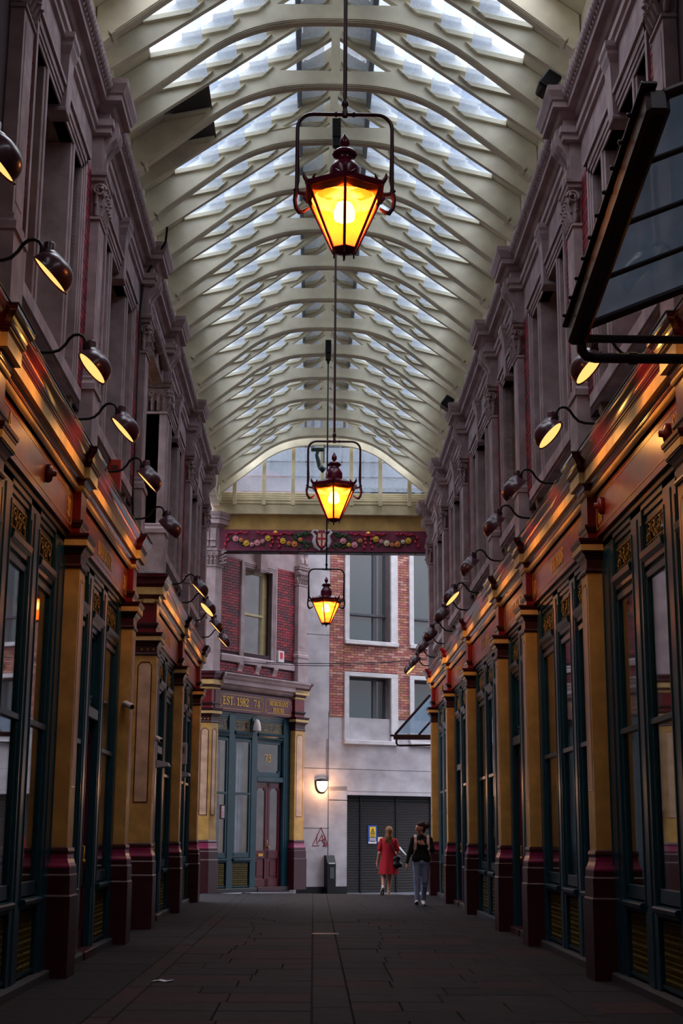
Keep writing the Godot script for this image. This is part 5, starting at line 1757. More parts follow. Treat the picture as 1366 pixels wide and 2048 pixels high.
		m.lathe([Vector2(0.022, 1.15), Vector2(0.024, 1.19), Vector2(0.016, 1.21), Vector2(0.018, 1.24), Vector2(0.028, 1.25), Vector2(0.022, 1.29), Vector2(0.013, 1.3)], 10)
		for x in [-0.07, 0.07]: m.lathe([Vector2(0.022, -0.01), Vector2(0.022, 0.01)], 8, Transform3D(Basis(Vector3(0, 0, 1), PI / 2), Vector3(x, 1.17, 0)))
		obj("yoke", m, M.plum_metal if i < 2 else M.green_iron, t, true)
		m = MB.new()
		var topy: float = 11.62 - q[1]
		m.tube([Vector3(0, 1.2, 0), Vector3(0, topy, 0)], 0.0165, 8)
		obj("rod", m, M.plum_metal if i < 2 else M.green_iron, t, true)
		if i > 0:
			m = MB.new()
			m.cbox(Vector3(0, topy + 0.12, 0.06), Vector3(0.13, 0.3, 0.1), 0.008)
			m.cbox(Vector3(0, topy - 0.1, 0.05), Vector3(0.12, 0.16, 0.09), 0.008)
			m.lathe([Vector2(0.05, 0.06), Vector2(0.035, 0.0), Vector2(0.02, -0.06)], 8, Transform3D(Basis(), Vector3(0, topy - 0.2, 0.03)))
			obj("junction_box", m, M.iron, t, true)
		var li := OmniLight3D.new()
		li.name = "lantern_light"
		li.light_color = c8(255, 180, 100)
		li.light_energy = 1.3
		li.light_size = 0.06
		li.omni_range = 40
		li.omni_attenuation = 2.0
		li.shadow_enabled = true
		t.add_child(li)
		li.position = Vector3(0, 0.34, 0)


# ---------------------------------------------------------------- gooseneck lamps
func build_spots():
	var zl := [-8.2, -10.1, -12.2, -14.3, -16.5, -19.1, -24.3, -26.3, -28.6, -31.1]
	var zr := [-10.0, -12.1, -14.25, -16.85, -18.8, -21.9, -24.9, -26.9, -29.8, -31.8, -34.3, -36.1]
	var yaws_l := [0.0, 0.0, 0.22, 0.1, 0.0, -0.3, 0.05, 0.3, 0.05, 0.05]
	var yaws_r := [0.1, -0.3, -0.3, 0.1, 0.05, 0.05, -0.25, 0.3, 0.55, 0.3, 0.2, -0.2]
	# meshes shared by all lamps: local axes: +x towards the wall, y up
	var ax := Vector3(0.72, -0.694, 0)   # where the mouth looks
	var b := Basis(Vector3(0, 0, 1), atan2(ax.y, ax.x) + PI / 2)   # local -y becomes ax
	var sh := MB.new()
	var dome := []
	for k in 11:
		var t := k / 10.0
		dome.append(Vector2(0.178 * pow(sin(t * PI / 2), 0.8), 0.16 * cos(t * PI / 2)))
	sh.lathe(dome, 22, Transform3D(b, Vector3()))
	sh.lathe([Vector2(0.178, 0), Vector2(0.181, -0.006), Vector2(0.174, -0.006), Vector2(0.168, 0.01)], 22, Transform3D(b, Vector3()))
	var bump := []
	for k in 8:
		var t := k / 7.0
		bump.append(Vector2(0.12 * sin(t * PI / 2), 0.1 * cos(t * PI / 2)))
	sh.lathe(bump, 18, Transform3D(b * Basis(Vector3(0, 0, 1), 0.45), Vector3(0.0, 0.085, 0)))
	for k in 3:
		var a := TAU * k / 3 + 0.4
		sh.lathe([Vector2(0, 0.012), Vector2(0.012, 0), Vector2(0, -0.012)], 6, Transform3D(b, b * Vector3(0.185 * cos(a), 0.004, 0.185 * sin(a))))
	var sh_mesh := sh.done()
	var nk := MB.new()
	nk.lathe([Vector2(0.0, 0.26), Vector2(0.04, 0.258), Vector2(0.044, 0.25), Vector2(0.044, 0.13)], 14, Transform3D(Basis(), Vector3(0.015, 0, 0)))
	var nk_mesh := nk.done()
	var ga := MB.new()
	var path := [Vector3(0.5, 0.125, 0), Vector3(0.44, 0.125, 0), Vector3(0.36, 0.13, 0), Vector3(0.3, 0.15, 0), Vector3(0.25, 0.2, 0), Vector3(0.215, 0.26, 0), Vector3(0.175, 0.295, 0), Vector3(0.13, 0.3, 0), Vector3(0.095, 0.285, 0), Vector3(0.075, 0.25, 0), Vector3(0.07, 0.2, 0), Vector3(0.068, 0.16, 0)]
	ga.tube(path, 0.0145, 8)
	ga.lathe([Vector2(0.022, -0.02), Vector2(0.022, 0.02)], 8, Transform3D(Basis(), Vector3(0.069, 0.18, 0)))
	ga.lathe([Vector2(0.0, -0.01), Vector2(0.04, -0.01), Vector2(0.04, 0.012), Vector2(0.016, 0.03)], 10, Transform3D(Basis(Vector3(0, 0, 1), PI / 2), Vector3(0.5, 0.125, 0)))
	var ga_mesh := ga.done()
	var gl := MB.new()
	gl.lathe([Vector2(0, 0.004), Vector2(0.165, 0.004)], 22, Transform3D(b, Vector3()))
	var gl_mesh := gl.done()
	for si in 2:
		var s := -1.0 if si == 0 else 1.0
		var zs: Array = zl if s < 0 else zr
		var ys: Array = yaws_l if s < 0 else yaws_r
		for i in zs.size():
			var dy := 0.05 * sin(i * 2.3 + si)
			var t := thing("gooseneck_lamp", "dark plum gooseneck lamp over the %s shop cornice, %s of the row from the camera" % ["left" if s < 0 else "right", ORD[i]], "lamp", V(s, 2.23, 5.54 + dy * 0.4, zs[i]), "gooseneck lamps over the shop cornices")
			t.rotation.y = 0.0 if s > 0 else PI
			var a := obj("arm", ga_mesh, M.iron, t, true)
			obj("neck", nk_mesh, M.plum_metal, t, true)
			var shd := obj("shade", sh_mesh, M.plum_metal, t, true)
			shd.rotation.y = ys[i] * (1.0 if s < 0 else 1.0)
			obj("glowing_disc", gl_mesh, M.spot_glow, shd, true)
			a.position.y = -dy * 0.4
			var li := SpotLight3D.new()
			li.name = "gooseneck_light"
			li.light_color = c8(255, 172, 84)
			li.light_energy = 0.5
			li.spot_angle = 68
			li.spot_angle_attenuation = 0.6
			li.spot_range = 20
			li.spot_attenuation = 2.0
			li.light_size = 0.06
			li.shadow_enabled = true
			shd.add_child(li)
			li.position = ax * 0.03
			li.transform.basis = Basis.looking_at(ax, Vector3(0, 0, 1))


# ---------------------------------------------------------------- odds and ends
func canopy(lab: String, x0: float, x1: float, y: float, rise: float, z0: float, z1: float, fall: float, bars_n: int, pipe_r: float):
	# a lean-to glass canopy: gutter along z at x0, glass rising to the wall at x1
	var t := thing("glass_canopy", lab, "canopy", Vector3((x0 + x1) / 2, y, (z0 + z1) / 2))
	var m := MB.new()
	var a := Vector3(x0, y, z1)
	var b := Vector3(x0, y + fall, z0)
	var d := (b - a).normalized()
	var bs := Basis(Vector3(1, 0, 0), d.cross(Vector3(1, 0, 0)).normalized(), d)
	m.cbox((a + b) / 2 + Vector3(0, 0.0, 0), Vector3(0.13, 0.16, a.distance_to(b) + 0.06), 0.025, bs)
	m.cbox((a + b) / 2 + Vector3(-0.05, 0.085, 0), Vector3(0.09, 0.03, a.distance_to(b) + 0.1), 0.01, bs)
	var n := int(a.distance_to(b) / 0.24)
	for k in n: m.lathe([Vector2(0, 0.02), Vector2(0.016, 0.01), Vector2(0.016, -0.012)], 6, Transform3D(Basis(Vector3(0, 0, 1), PI / 2), a + d * (0.1 + 0.24 * k) + Vector3(-0.1, 0.085, 0)))
	obj("gutter", m, M.canopy_frame, t)
	for k in bars_n + 1:
		var u := float(k) / bars_n
		var p := a.lerp(b, u)
		m = MB.new()
		m.tube([p + Vector3(0.04, 0.05, 0), p + Vector3(x1 - x0, rise + 0.02, 0)], 0.02 if k % bars_n else 0.035, 6)
		obj("glazing_bar", m, M.canopy_frame, t)
		if k < bars_n:
			var q := a.lerp(b, float(k + 1) / bars_n)
			m = MB.new()
			for e in [0.0, 0.01]:
				m.quad(p + Vector3(0.03, 0.07 + e, 0), q + Vector3(0.03, 0.07 + e, 0), q + Vector3(x1 - x0, rise + 0.04 + e, 0), p + Vector3(x1 - x0, rise + 0.04 + e, 0))
			obj("pane", m, M.canopy_glass, t)
	m = MB.new()   # downpipe back to the wall and the tie rail above it
	m.tube([a + Vector3(0.03, -0.05, 0.0), a + Vector3(0.03, -0.12, 0), a + Vector3(0.06, -0.16, 0), a + Vector3(0.12, -0.17, 0), a + Vector3(x1 - x0, -0.17, 0)], pipe_r, 8)
	for k in 2: m.tube([a + Vector3(0.35 + 0.5 * k, -0.17, 0), a + Vector3(0.41 + 0.5 * k, -0.17, 0)], pipe_r * 1.25, 8)
	obj("downpipe", m, M.canopy_frame, t)
	m = MB.new()
	m.cbox(a + Vector3((x1 - x0) / 2, -0.03, 0), Vector3(x1 - x0, 0.05, 0.05), 0.01)
	obj("tie_rail", m, M.canopy_frame, t)


func build_small_things():
	canopy("dark red glass canopy jutting from the right wall, nearest to the camera", 1.80, 2.98, 4.86, 0.5, -6.9, -9.35, 0.42, 4, 0.036)
	var t2 := thing("glass_canopy", "small dark glass canopy over the street beyond the right arcade", "canopy", Vector3(2.9, 4.2, -38.2))
	var ca := Vector3(2.17, 4.10, -38.5)
	var up := Vector3(0.88, 0.98, 0.9)
	var ln := Vector3(1.9, -0.02, 0.0)
	for k in 4:
		var p0 := ca + ln * (k / 3.0)
		var mm := MB.new()
		mm.tube([p0, p0 + up], 0.028 if k else 0.035, 6)
		obj("glazing_bar", mm, M.canopy_frame, t2)
		if k == 3: continue
		mm = MB.new()
		for e in [0.02, 0.03]:
			mm.quad(p0 + Vector3(0, e, 0), p0 + ln / 3.0 + Vector3(0, e, 0), p0 + ln / 3.0 + up + Vector3(0, e, 0), p0 + up + Vector3(0, e, 0))
		obj("pane", mm, M.canopy_glass, t2)
	var gm := MB.new()
	gm.cbox(ca + ln * 0.5 + Vector3(0, -0.06, -0.04), Vector3(ln.x + 0.1, 0.14, 0.14), 0.02)
	gm.cbox(ca + Vector3(-0.08, -0.03, -0.04), Vector3(0.12, 0.06, 0.1), 0.01)
	obj("gutter", gm, M.canopy_frame, t2)
	gm = MB.new()
	gm.tube([ca + Vector3(0.03, -0.1, 0), ca + Vector3(0.03, -0.24, 0), ca + Vector3(0.06, -0.29, 0), ca + Vector3(0.12, -0.3, 0), ca + Vector3(1.8, -0.27, 0)], 0.03, 8)
	obj("downpipe", gm, M.canopy_frame, t2)
	# white cameras on the left
	for q in [[-2.62, 3.22, -19.98, "white tube camera on the second yellow pilaster at left"], [-2.6, 3.0, -23.75, "white box camera beyond the broad yellow pilaster at left"]]:
		var t := thing("security_camera", q[3], "camera", Vector3(q[0], q[1], q[2]))
		var m := MB.new()
		var d := Vector3(0.55, -0.28, 0.75).normalized()
		var p := Vector3(q[0] - 0.02, q[1], q[2] + 0.06)
		m.tube([p, p + d * 0.02, p + d * 0.2, p + d * 0.22], [0.03, 0.042, 0.042, 0.038], 12)
		obj("housing", m, M.white_plastic, t)
		m = MB.new()
		m.tube([p + d * 0.215, p + d * 0.224], 0.03, 12)
		obj("lens", m, M.iron, t)
		m = MB.new()
		m.tube([p + Vector3(-0.02, 0.0, -0.06), p + Vector3(0, 0, -0.02), p], [0.035, 0.03, 0.02], 8)
		obj("mount", m, M.white_plastic, t)
	# notice box, red alarm box, hooded door lamps, bosses
	var nb := thing("intercom_box", "grey box with dark slots on the left shopfronts near the far end", "box", Vector3(-2.55, 1.9, -28.6))
	var m := MB.new()
	m.cbox(Vector3(-2.6, 3.0, -28.5), Vector3(0.17, 0.42, 0.12), 0.01)
	obj("case", m, M.grey_plastic, nb)
	m = MB.new()
	for k in 4: m.box(Vector3(-2.6, 3.12 - 0.035 * k, -28.437), Vector3(0.09, 0.018, 0.008))
	obj("slot", m, M.black_print, nb)
	var ab := thing("alarm_box", "red alarm box above the left cornice between two gooseneck lamps", "alarm box", Vector3(-2.6, 5.7, -17.6))
	m = MB.new()
	m.cbox(Vector3(-2.56, 5.86, -17.5), Vector3(0.16, 0.42, 0.12), 0.012)
	obj("case", m, M.red_plastic, ab)
	m = MB.new()
	for k in 3: m.box(Vector3(-2.56, 5.98 - 0.03 * k, -17.437), Vector3(0.09, 0.012, 0.006))
	obj("slot", m, M.black_print, ab)
	for q in [[-1.0, 2.91, 2.72, -25.2, "left"], [-1.0, 2.91, 2.72, -29.4, "farther left"]]:
		var t := thing("door_hood", "small grey metal hood over a %s shop door" % q[4], "hood", V(-1, q[1], q[2], q[3]))
		m = MB.new()
		m.extrude(PackedVector2Array([Vector2(3.0, 2.72), Vector2(2.74, 2.66), Vector2(2.72, 2.6), Vector2(3.0, 2.56)]), func(p): return V(-1, p.x, p.y, q[3] + 0.2), func(p): return V(-1, p.x, p.y, q[3] - 0.2))
		obj("hood", m, M.grey_plastic, t)
	var kk := 0
	for q in [[1.0, 4.9, -11.95], [1.0, 4.93, -14.88], [-1.0, 4.94, -13.75]]:
		var t := thing("fascia_boss", ["maroon turned boss beside the nearest number on the right fascia", "maroon turned boss beside the number 66 on the right fascia", "dark turned boss on the nearest left fascia"][kk], "boss", V(q[0], 2.86, q[1], q[2]))
		kk += 1
		m = MB.new()
		m.lathe([Vector2(0.0, 0.1), Vector2(0.02, 0.095), Vector2(0.022, 0.06), Vector2(0.05, 0.05), Vector2(0.06, 0.03), Vector2(0.06, 0.0)], 12, Transform3D(Basis(Vector3(0, 0, 1), q[0] * PI / 2) * Basis.from_scale(Vector3(1.6, 1, 0.9)), V(q[0], 2.885, q[1], q[2])))
		obj("boss", m, M.maroon, t)
	# floodlights under the right eaves
	for q in [[V(1, 2.5, 10.15, -15.3), "black floodlight on the right stone cornice, nearest"], [V(1, 2.45, 10.1, -27.9), "black floodlight on the right stone cornice, farther along"]]:
		var t := thing("floodlight", q[1], "floodlight", q[0])
		m = MB.new()
		m.cbox(q[0], Vector3(0.2, 0.24, 0.3), 0.02, Basis(Vector3(0, 0, 1), -0.6))
		m.tube([q[0], q[0] + Vector3(0.1, -0.1, 0), q[0] + Vector3(0.22, -0.12, -0.04)], 0.02, 6)
		obj("housing", m, M.iron, t)
		m = MB.new()
		m.cbox(q[0] + Vector3(-0.085, -0.06, 0), Vector3(0.02, 0.2, 0.26), 0.004, Basis(Vector3(0, 0, 1), -0.6))
		obj("glass", m, M.shop_glass, t)
	# black cable down the left wall
	m = MB.new()
	m.tube([V(-1, 2.45, 10.2, -19.6), V(-1, 2.48, 10.0, -19.7), V(-1, 2.66, 9.8, -19.92), V(-1, 2.82, 9.5, -19.96), V(-1, 2.84, 9.0, -19.93), V(-1, 2.85, 8.0, -19.9), V(-1, 2.85, 7.0, -19.92), V(-1, 2.85, 6.3, -19.9), V(-1, 2.82, 5.7, -19.9)], 0.018, 6)
	tag(obj("cable", m, M.iron), "black cable running down the left wall beside the side passage", "cable")
	m = MB.new()
	var pa := []
	for k in 13:
		var u := k / 12.0
		pa.append(Vector3(lerpf(-1.6, 3.0, u), 6.06 - 0.3 * u * (1 - u), lerpf(-38.9, -38.0, u)))
	m.tube(pa, 0.012, 5)
	tag(obj("wire", m, M.iron), "upper thin dark wire strung across the street in front of the brick building", "wire")
	m = MB.new()
	pa = []
	for k in 13:
		var u := k / 12.0
		pa.append(Vector3(lerpf(-2.2, 3.0, u), 6.0 - 0.7 * u * (1 - u) + 0.05 * u, lerpf(-38.1, -37.6, u)))
	m.tube(pa, 0.01, 5)
	tag(obj("wire", m, M.iron), "lower thin dark sagging wire strung from the corner house across the street", "wire")
	m = MB.new()
	pa = []
	for k in 10: pa.append(Vector3(XC - 1.9 + 1.75 * k / 9.0, arch(-1.9 + 1.75 * k / 9.0) + 0.22 + (0.05 if k > 6 else 0.0), -19.58))
	m.tube(pa, 0.012, 5)
	tag(obj("conduit", m, M.beam_cream), "thin cream conduit clipped along the roof rib behind the nearest lantern", "cable")
	# the corner of a blue board pushed into the picture at the lower right
	var sb := thing("street_sign", "corner of a blue sign with a white edge at the lower right edge", "sign", Vector3(1.84, 0, -6.6))
	m = MB.new()
	var shp := PackedVector2Array([Vector2(0, 0), Vector2(0.42, 0.27), Vector2(0.5, -0.2), Vector2(0.36, -0.32), Vector2(0.2, -0.25), Vector2(0.08, -0.13)])
	var o := Vector3(1.70, 0.85, -6.6)
	m.extrude(shp, func(p): return o + Vector3(p.x, p.y, 0), func(p): return o + Vector3(p.x, p.y, -0.012))
	obj("white_board", m, M.white_plastic, sb)
	m = MB.new()
	var inn := PackedVector2Array()
	for p in shp: inn.append((p - Vector2(0.28, -0.07)) * 0.86 + Vector2(0.28, -0.07))
	m.extrude(inn, func(p): return o + Vector3(p.x, p.y, 0.004), func(p): return o + Vector3(p.x, p.y, 0.001))
	obj("blue_field", m, M.blue_sign, sb)
	m = MB.new()
	m.tube([o + Vector3(0.3, 0.1, -0.02), Vector3(2.0, 0.0, -6.62)], 0.018, 8)
	obj("post", m, M.iron, sb)


# ---------------------------------------------------------------- people
func sdf(bones: Array, k: float, cell: float, mb: MB):   # tapered capsules joined by a smooth minimum, meshed as surface nets
	var lo := Vector3.ONE * 1e9
	var hi := -lo
	for b in bones:
		var r: float = maxf(b[2], b[3]) + cell * 3 + k * 0.3
		for e in 2:
			lo = lo.min(b[e] - Vector3.ONE * r)
			hi = hi.max(b[e] + Vector3.ONE * r)
	var d := Vector3i(((hi - lo) / cell).ceil()) + Vector3i.ONE * 2
	var f := PackedFloat32Array()
	f.resize(d.x * d.y * d.z)
	f.fill(1.0)
	for b in bones:
		var a: Vector3 = b[0]
		var ab: Vector3 = b[1] - a
		var ll := maxf(ab.length_squared(), 1e-9)
		var r0: float = b[2]
		var r1: float = b[3]
		var pad := Vector3.ONE * (maxf(r0, r1) + k + cell * 2)
		var i0 := Vector3i(((a.min(b[1]) - pad - lo) / cell).floor()).clamp(Vector3i.ZERO, d - Vector3i.ONE)
		var i1 := Vector3i(((a.max(b[1]) + pad - lo) / cell).ceil()).clamp(Vector3i.ZERO, d - Vector3i.ONE)
		for z in range(i0.z, i1.z + 1):
			for y in range(i0.y, i1.y + 1):
				var row := (z * d.y + y) * d.x
				for x in range(i0.x, i1.x + 1):
					var p := lo + Vector3(x, y, z) * cell - a
					var t := clampf(p.dot(ab) / ll, 0.0, 1.0)
					var v := (p - ab * t).length() - lerpf(r0, r1, t)
					var o := f[row + x]
					var hh := maxf(k - absf(o - v), 0.0) / k
					f[row + x] = minf(o, v) - hh * hh * k * 0.25
	var ids := {}
	var vs := []
	var dx := [0, 1, d.x, d.x + 1, d.x * d.y, d.x * d.y + 1, d.x * d.y + d.x, d.x * d.y + d.x + 1]
	var edges := [[0, 1], [2, 3], [4, 5], [6, 7], [0, 2], [1, 3], [4, 6], [5, 7], [0, 4], [1, 5], [2, 6], [3, 7]]
	for z in d.z - 1:
		for y in d.y - 1:
			var row := (z * d.y + y) * d.x
			for x in d.x - 1:
				var n := row + x
				if absf(f[n]) > cell * 2.2: continue
				var neg := 0
				for c in 8:
					if f[n + dx[c]] < 0: neg += 1
				if neg == 0 or neg == 8: continue
				var s := Vector3()
				var cnt := 0
				for e in edges:
					var fa := f[n + dx[e[0]]]
					var fb := f[n + dx[e[1]]]
					if (fa < 0) != (fb < 0):
						var t := fa / (fa - fb)
						var pa := Vector3(e[0] & 1, (e[0] >> 1) & 1, e[0] >> 2)
						var pb := Vector3(e[1] & 1, (e[1] >> 1) & 1, e[1] >> 2)
						s += pa.lerp(pb, t)
						cnt += 1
				ids[n] = vs.size()
				vs.append(lo + (Vector3(x, y, z) + s / cnt) * cell)
	mb.smooth(5)
	var st := [1, d.x, d.x * d.y]
	for n in ids:
		for ax in 3:
			if (f[n] < 0) == (f[n + st[ax]] < 0): continue
			var u: int = st[(ax + 1) % 3]
			var w: int = st[(ax + 2) % 3]
			if ids.has(n - u) and ids.has(n - w) and ids.has(n - u - w):
				if f[n] < 0: mb.quad(vs[ids[n]], vs[ids[n - u]], vs[ids[n - u - w]], vs[ids[n - w]])
				else: mb.quad(vs[ids[n]], vs[ids[n - w]], vs[ids[n - u - w]], vs[ids[n - u]])
	mb.smooth(-1)


func hand(wrist: Vector3, d: Vector3, palm_n: Vector3, side: Vector3, curl: float, mb: MB):   # palm, four fingers and a thumb
	var bones := []
	bones.append([wrist, wrist + d * 0.05, 0.022, 0.02])
	for k in 4:
		var o := side * (0.03 - 0.02 * k)
		var base := wrist + d * (0.085 - 0.004 * absf(k - 1)) + o
		bones.append([wrist + d * 0.03 + o * 0.7, base, 0.016, 0.0125])
		var l: float = [0.034, 0.04, 0.037, 0.028][k]
		var dir := d
		var p := base
		for j in 2:
			dir = (dir + palm_n * curl).normalized()
			bones.append([p, p + dir * l, 0.0095, 0.0082])
			p += dir * l
			l *= 0.85
	var tb := wrist + d * 0.025 + side * 0.026
	var td := (d * 0.7 + side * 0.6 + palm_n * 0.3).normalized()
	bones.append([tb, tb + td * 0.042, 0.013, 0.011])
	bones.append([tb + td * 0.042, tb + td * 0.042 + (td + d * 0.5).normalized() * 0.032, 0.011, 0.009])
	sdf(bones, 0.006, 0.004, mb)


func head_bones(c: Vector3, f: Vector3) -> Array:   # c: centre of the skull, f: where the face looks
	var s := f.cross(Vector3.UP).normalized()
	var b := [[c + f * -0.02 + Vector3(0, 0.03, 0), c + f * 0.025 + Vector3(0, 0.025, 0), 0.082, 0.074], [c + f * 0.03 + Vector3(0, -0.02, 0), c + f * 0.045 + Vector3(0, -0.085, 0), 0.06, 0.03]]
	b.append([c + f * 0.082 + Vector3(0, 0.012, 0), c + f * 0.108 + Vector3(0, -0.03, 0), 0.008, 0.012])    # nose
	b.append([c + f * 0.075 + s * 0.03 + Vector3(0, 0.028, 0), c + f * 0.075 - s * 0.03 + Vector3(0, 0.028, 0), 0.014, 0.014])   # brow
	b.append([c + f * 0.082 + s * 0.014 + Vector3(0, -0.062, 0), c + f * 0.082 - s * 0.014 + Vector3(0, -0.062, 0), 0.0085, 0.0085])   # mouth
	for q in [-1.0, 1.0]:
		b.append([c + s * q * 0.078 + Vector3(0, 0.01, 0) - f * 0.01, c + s * q * 0.08 + Vector3(0, -0.025, 0) - f * 0.005, 0.012, 0.009])
		b.append([c + s * q * 0.045 + f * 0.055 + Vector3(0, -0.02, 0), c + s * q * 0.04 + f * 0.05 + Vector3(0, -0.03, 0), 0.02, 0.02])
	return b


func face_details(par: Node3D, c: Vector3, f: Vector3):
	var s := f.cross(Vector3.UP).normalized()
	var m := MB.new()
	for q in [-1.0, 1.0]:
		m.lathe([Vector2(0, 0.009), Vector2(0.008, 0.005), Vector2(0.011, 0.0)], 8, Transform3D(Basis(s, f, Vector3.UP), c + f * 0.083 + s * q * 0.031 + Vector3(0, 0.008, 0)))
		m.tube([c + f * 0.088 + s * q * 0.014 + Vector3(0, 0.03, 0), c + f * 0.088 + s * q * 0.032 + Vector3(0, 0.036, 0), c + f * 0.076 + s * q * 0.05 + Vector3(0, 0.028, 0)], 0.004, 5)
	obj("eyes_and_brows", m, M.brown_hair, par, true)
	m = MB.new()
	m.tube([c + f * 0.084 + s * 0.022 + Vector3(0, -0.062, 0), c + f * 0.093 + Vector3(0, -0.06, 0), c + f * 0.084 - s * 0.022 + Vector3(0, -0.062, 0)], [0.003, 0.006, 0.003], 5)
	obj("lips", m, M.pink_leather, par, true)


func shoe(par: Node3D, heel: Vector3, toe: Vector3, up: Vector3, m_up: Material):
	var m := MB.new()
	var d := (toe - heel)
	sdf([[heel + up * 0.045, heel + d * 0.45 + up * 0.045, 0.036, 0.04], [heel + d * 0.4 + up * 0.038, heel + d * 0.85 + up * 0.03, 0.042, 0.032], [heel + up * 0.05, heel + up * 0.1, 0.034, 0.036]], 0.02, 0.008, m)
	obj("shoe", m, m_up, par, true)
	m = MB.new()
	var s := d.normalized().cross(up).normalized()
	var ring := []
	for k in 16:
		var a := TAU * k / 16
		ring.append(heel + d * 0.43 + d * 0.56 * cos(a) + s * (0.042 + 0.008 * cos(a)) * sin(a))
	for k in 16:
		var k2 := (k + 1) % 16
		m.quad(ring[k], ring[k2], ring[k2] + up * 0.024, ring[k] + up * 0.024)
		m.tri(heel + d * 0.43, ring[k], ring[k2])
		m.tri(heel + d * 0.43 + up * 0.024, ring[k] + up * 0.024, ring[k2] + up * 0.024)
	obj("sole", m, M.sole, par, true)


func build_people():
	# woman in jeans walking towards the camera, looking to her right
	var t := thing("person", "person in black jumper and pale jeans walking this way, head turned aside, carrying a backpack", "person", Vector3(2.3, 0, -31.2))
	var m := MB.new()
	var hc := Vector3(-0.01, 1.6, 0.01)
	var f := Vector3(-0.93, -0.02, 0.36).normalized()
	sdf(head_bones(hc, f) + [[Vector3(0.01, 1.36, -0.01), Vector3(0.0, 1.53, 0.0), 0.056, 0.048]], 0.03, 0.006, m)
	sdf([[Vector3(-0.15, 1.38, -0.01), Vector3(0.17, 1.38, -0.01), 0.05, 0.05], [Vector3(-0.07, 1.3, 0), Vector3(-0.06, 0.95, 0), 0.09, 0.09], [Vector3(0.08, 1.3, 0), Vector3(0.07, 0.95, 0), 0.09, 0.09], [Vector3(-0.07, 0.88, 0), Vector3(-0.095, 0.5, 0.08), 0.085, 0.05], [Vector3(-0.095, 0.5, 0.08), Vector3(-0.1, 0.13, 0.17), 0.05, 0.034], [Vector3(0.08, 0.88, 0), Vector3(0.075, 0.5, 0.03), 0.085, 0.05], [Vector3(0.075, 0.5, 0.03), Vector3(0.05, 0.12, -0.1), 0.05, 0.034], [Vector3(-0.17, 1.37, 0), Vector3(-0.25, 1.09, -0.02), 0.042, 0.034], [Vector3(-0.25, 1.09, -0.02), Vector3(-0.31, 0.87, 0.05), 0.034, 0.024], [Vector3(0.19, 1.37, 0), Vector3(0.25, 1.14, 0.0), 0.042, 0.034], [Vector3(0.25, 1.14, 0.0), Vector3(0.06, 1.27, 0.15), 0.034, 0.024]], 0.04, 0.014, m)
	hand(Vector3(-0.31, 0.87, 0.05), Vector3(-0.08, -0.99, 0.1).normalized(), Vector3(0.9, 0, -0.3).normalized(), Vector3(0.2, 0.05, 0.97).normalized(), 0.22, m)
	hand(Vector3(0.06, 1.27, 0.15), Vector3(-0.93, 0.36, 0.05).normalized(), Vector3(0.0, 0.0, -1.0), Vector3(0.36, 0.93, 0), 0.12, m)
	obj("body", m, M.skin, t, true)
	face_details(t, hc, f)
	m = MB.new()
	sdf([[hc + Vector3(0.02, 0.045, -0.01), hc + Vector3(0.045, 0.02, -0.015), 0.088, 0.085], [hc + Vector3(0.05, 0.0, -0.02), hc + Vector3(0.06, -0.06, -0.02), 0.07, 0.04], [hc + Vector3(0.12, 0.06, -0.02), hc + Vector3(0.15, 0.05, -0.03), 0.045, 0.05], [hc + Vector3(-0.03, 0.075, 0.03), hc + Vector3(0.04, 0.09, 0.0), 0.05, 0.05]], 0.03, 0.008, m)
	for k in 9:
		var a := k * 0.7
		m.tube([hc + Vector3(0.14, 0.06, -0.02), hc + Vector3(0.18 + 0.02 * sin(a), 0.07 + 0.05 * cos(a * 1.7), -0.02 + 0.04 * sin(a)), hc + Vector3(0.2 + 0.02 * cos(a), 0.03 + 0.09 * sin(a * 1.3), -0.02 + 0.06 * sin(a))], [0.012, 0.008, 0.002], 5)
	obj("hair", m, M.brown_hair, t, true)
	m = MB.new()
	sdf([[Vector3(-0.15, 1.375, -0.01), Vector3(0.17, 1.375, -0.01), 0.064, 0.064], [Vector3(-0.08, 1.29, 0.01), Vector3(-0.075, 0.98, 0.01), 0.104, 0.11], [Vector3(0.09, 1.29, 0.01), Vector3(0.085, 0.98, 0.01), 0.104, 0.11], [Vector3(-0.075, 0.98, 0.01), Vector3(-0.075, 0.92, 0.01), 0.11, 0.1], [Vector3(0.085, 0.98, 0.01), Vector3(0.09, 0.92, 0.01), 0.11, 0.1], [Vector3(-0.17, 1.37, 0), Vector3(-0.25, 1.09, -0.02), 0.058, 0.048], [Vector3(-0.25, 1.09, -0.02), Vector3(-0.305, 0.89, 0.045), 0.048, 0.034], [Vector3(0.19, 1.37, 0), Vector3(0.25, 1.14, 0.0), 0.058, 0.05], [Vector3(0.25, 1.14, 0.0), Vector3(0.08, 1.255, 0.14), 0.05, 0.035], [Vector3(0.0, 1.4, 0), Vector3(0.0, 1.44, 0), 0.07, 0.06]], 0.035, 0.011, m)
	obj("jumper", m, M.black_cloth, t, true)
	m = MB.new()
	sdf([[Vector3(-0.07, 0.9, 0.0), Vector3(0.08, 0.9, 0.0), 0.112, 0.112], [Vector3(-0.08, 0.84, 0.0), Vector3(-0.097, 0.5, 0.085), 0.1, 0.068], [Vector3(-0.097, 0.5, 0.085), Vector3(-0.1, 0.14, 0.165), 0.066, 0.052], [Vector3(0.09, 0.84, 0), Vector3(0.078, 0.5, 0.035), 0.1, 0.068], [Vector3(0.078, 0.5, 0.035), Vector3(0.05, 0.14, -0.09), 0.066, 0.05]] + folds(Vector3(-0.097, 0.5, 0.085), 0.066) + folds(Vector3(0.078, 0.49, 0.035), 0.066), 0.022, 0.011, m)
	obj("jeans", m, M.denim, t, true)
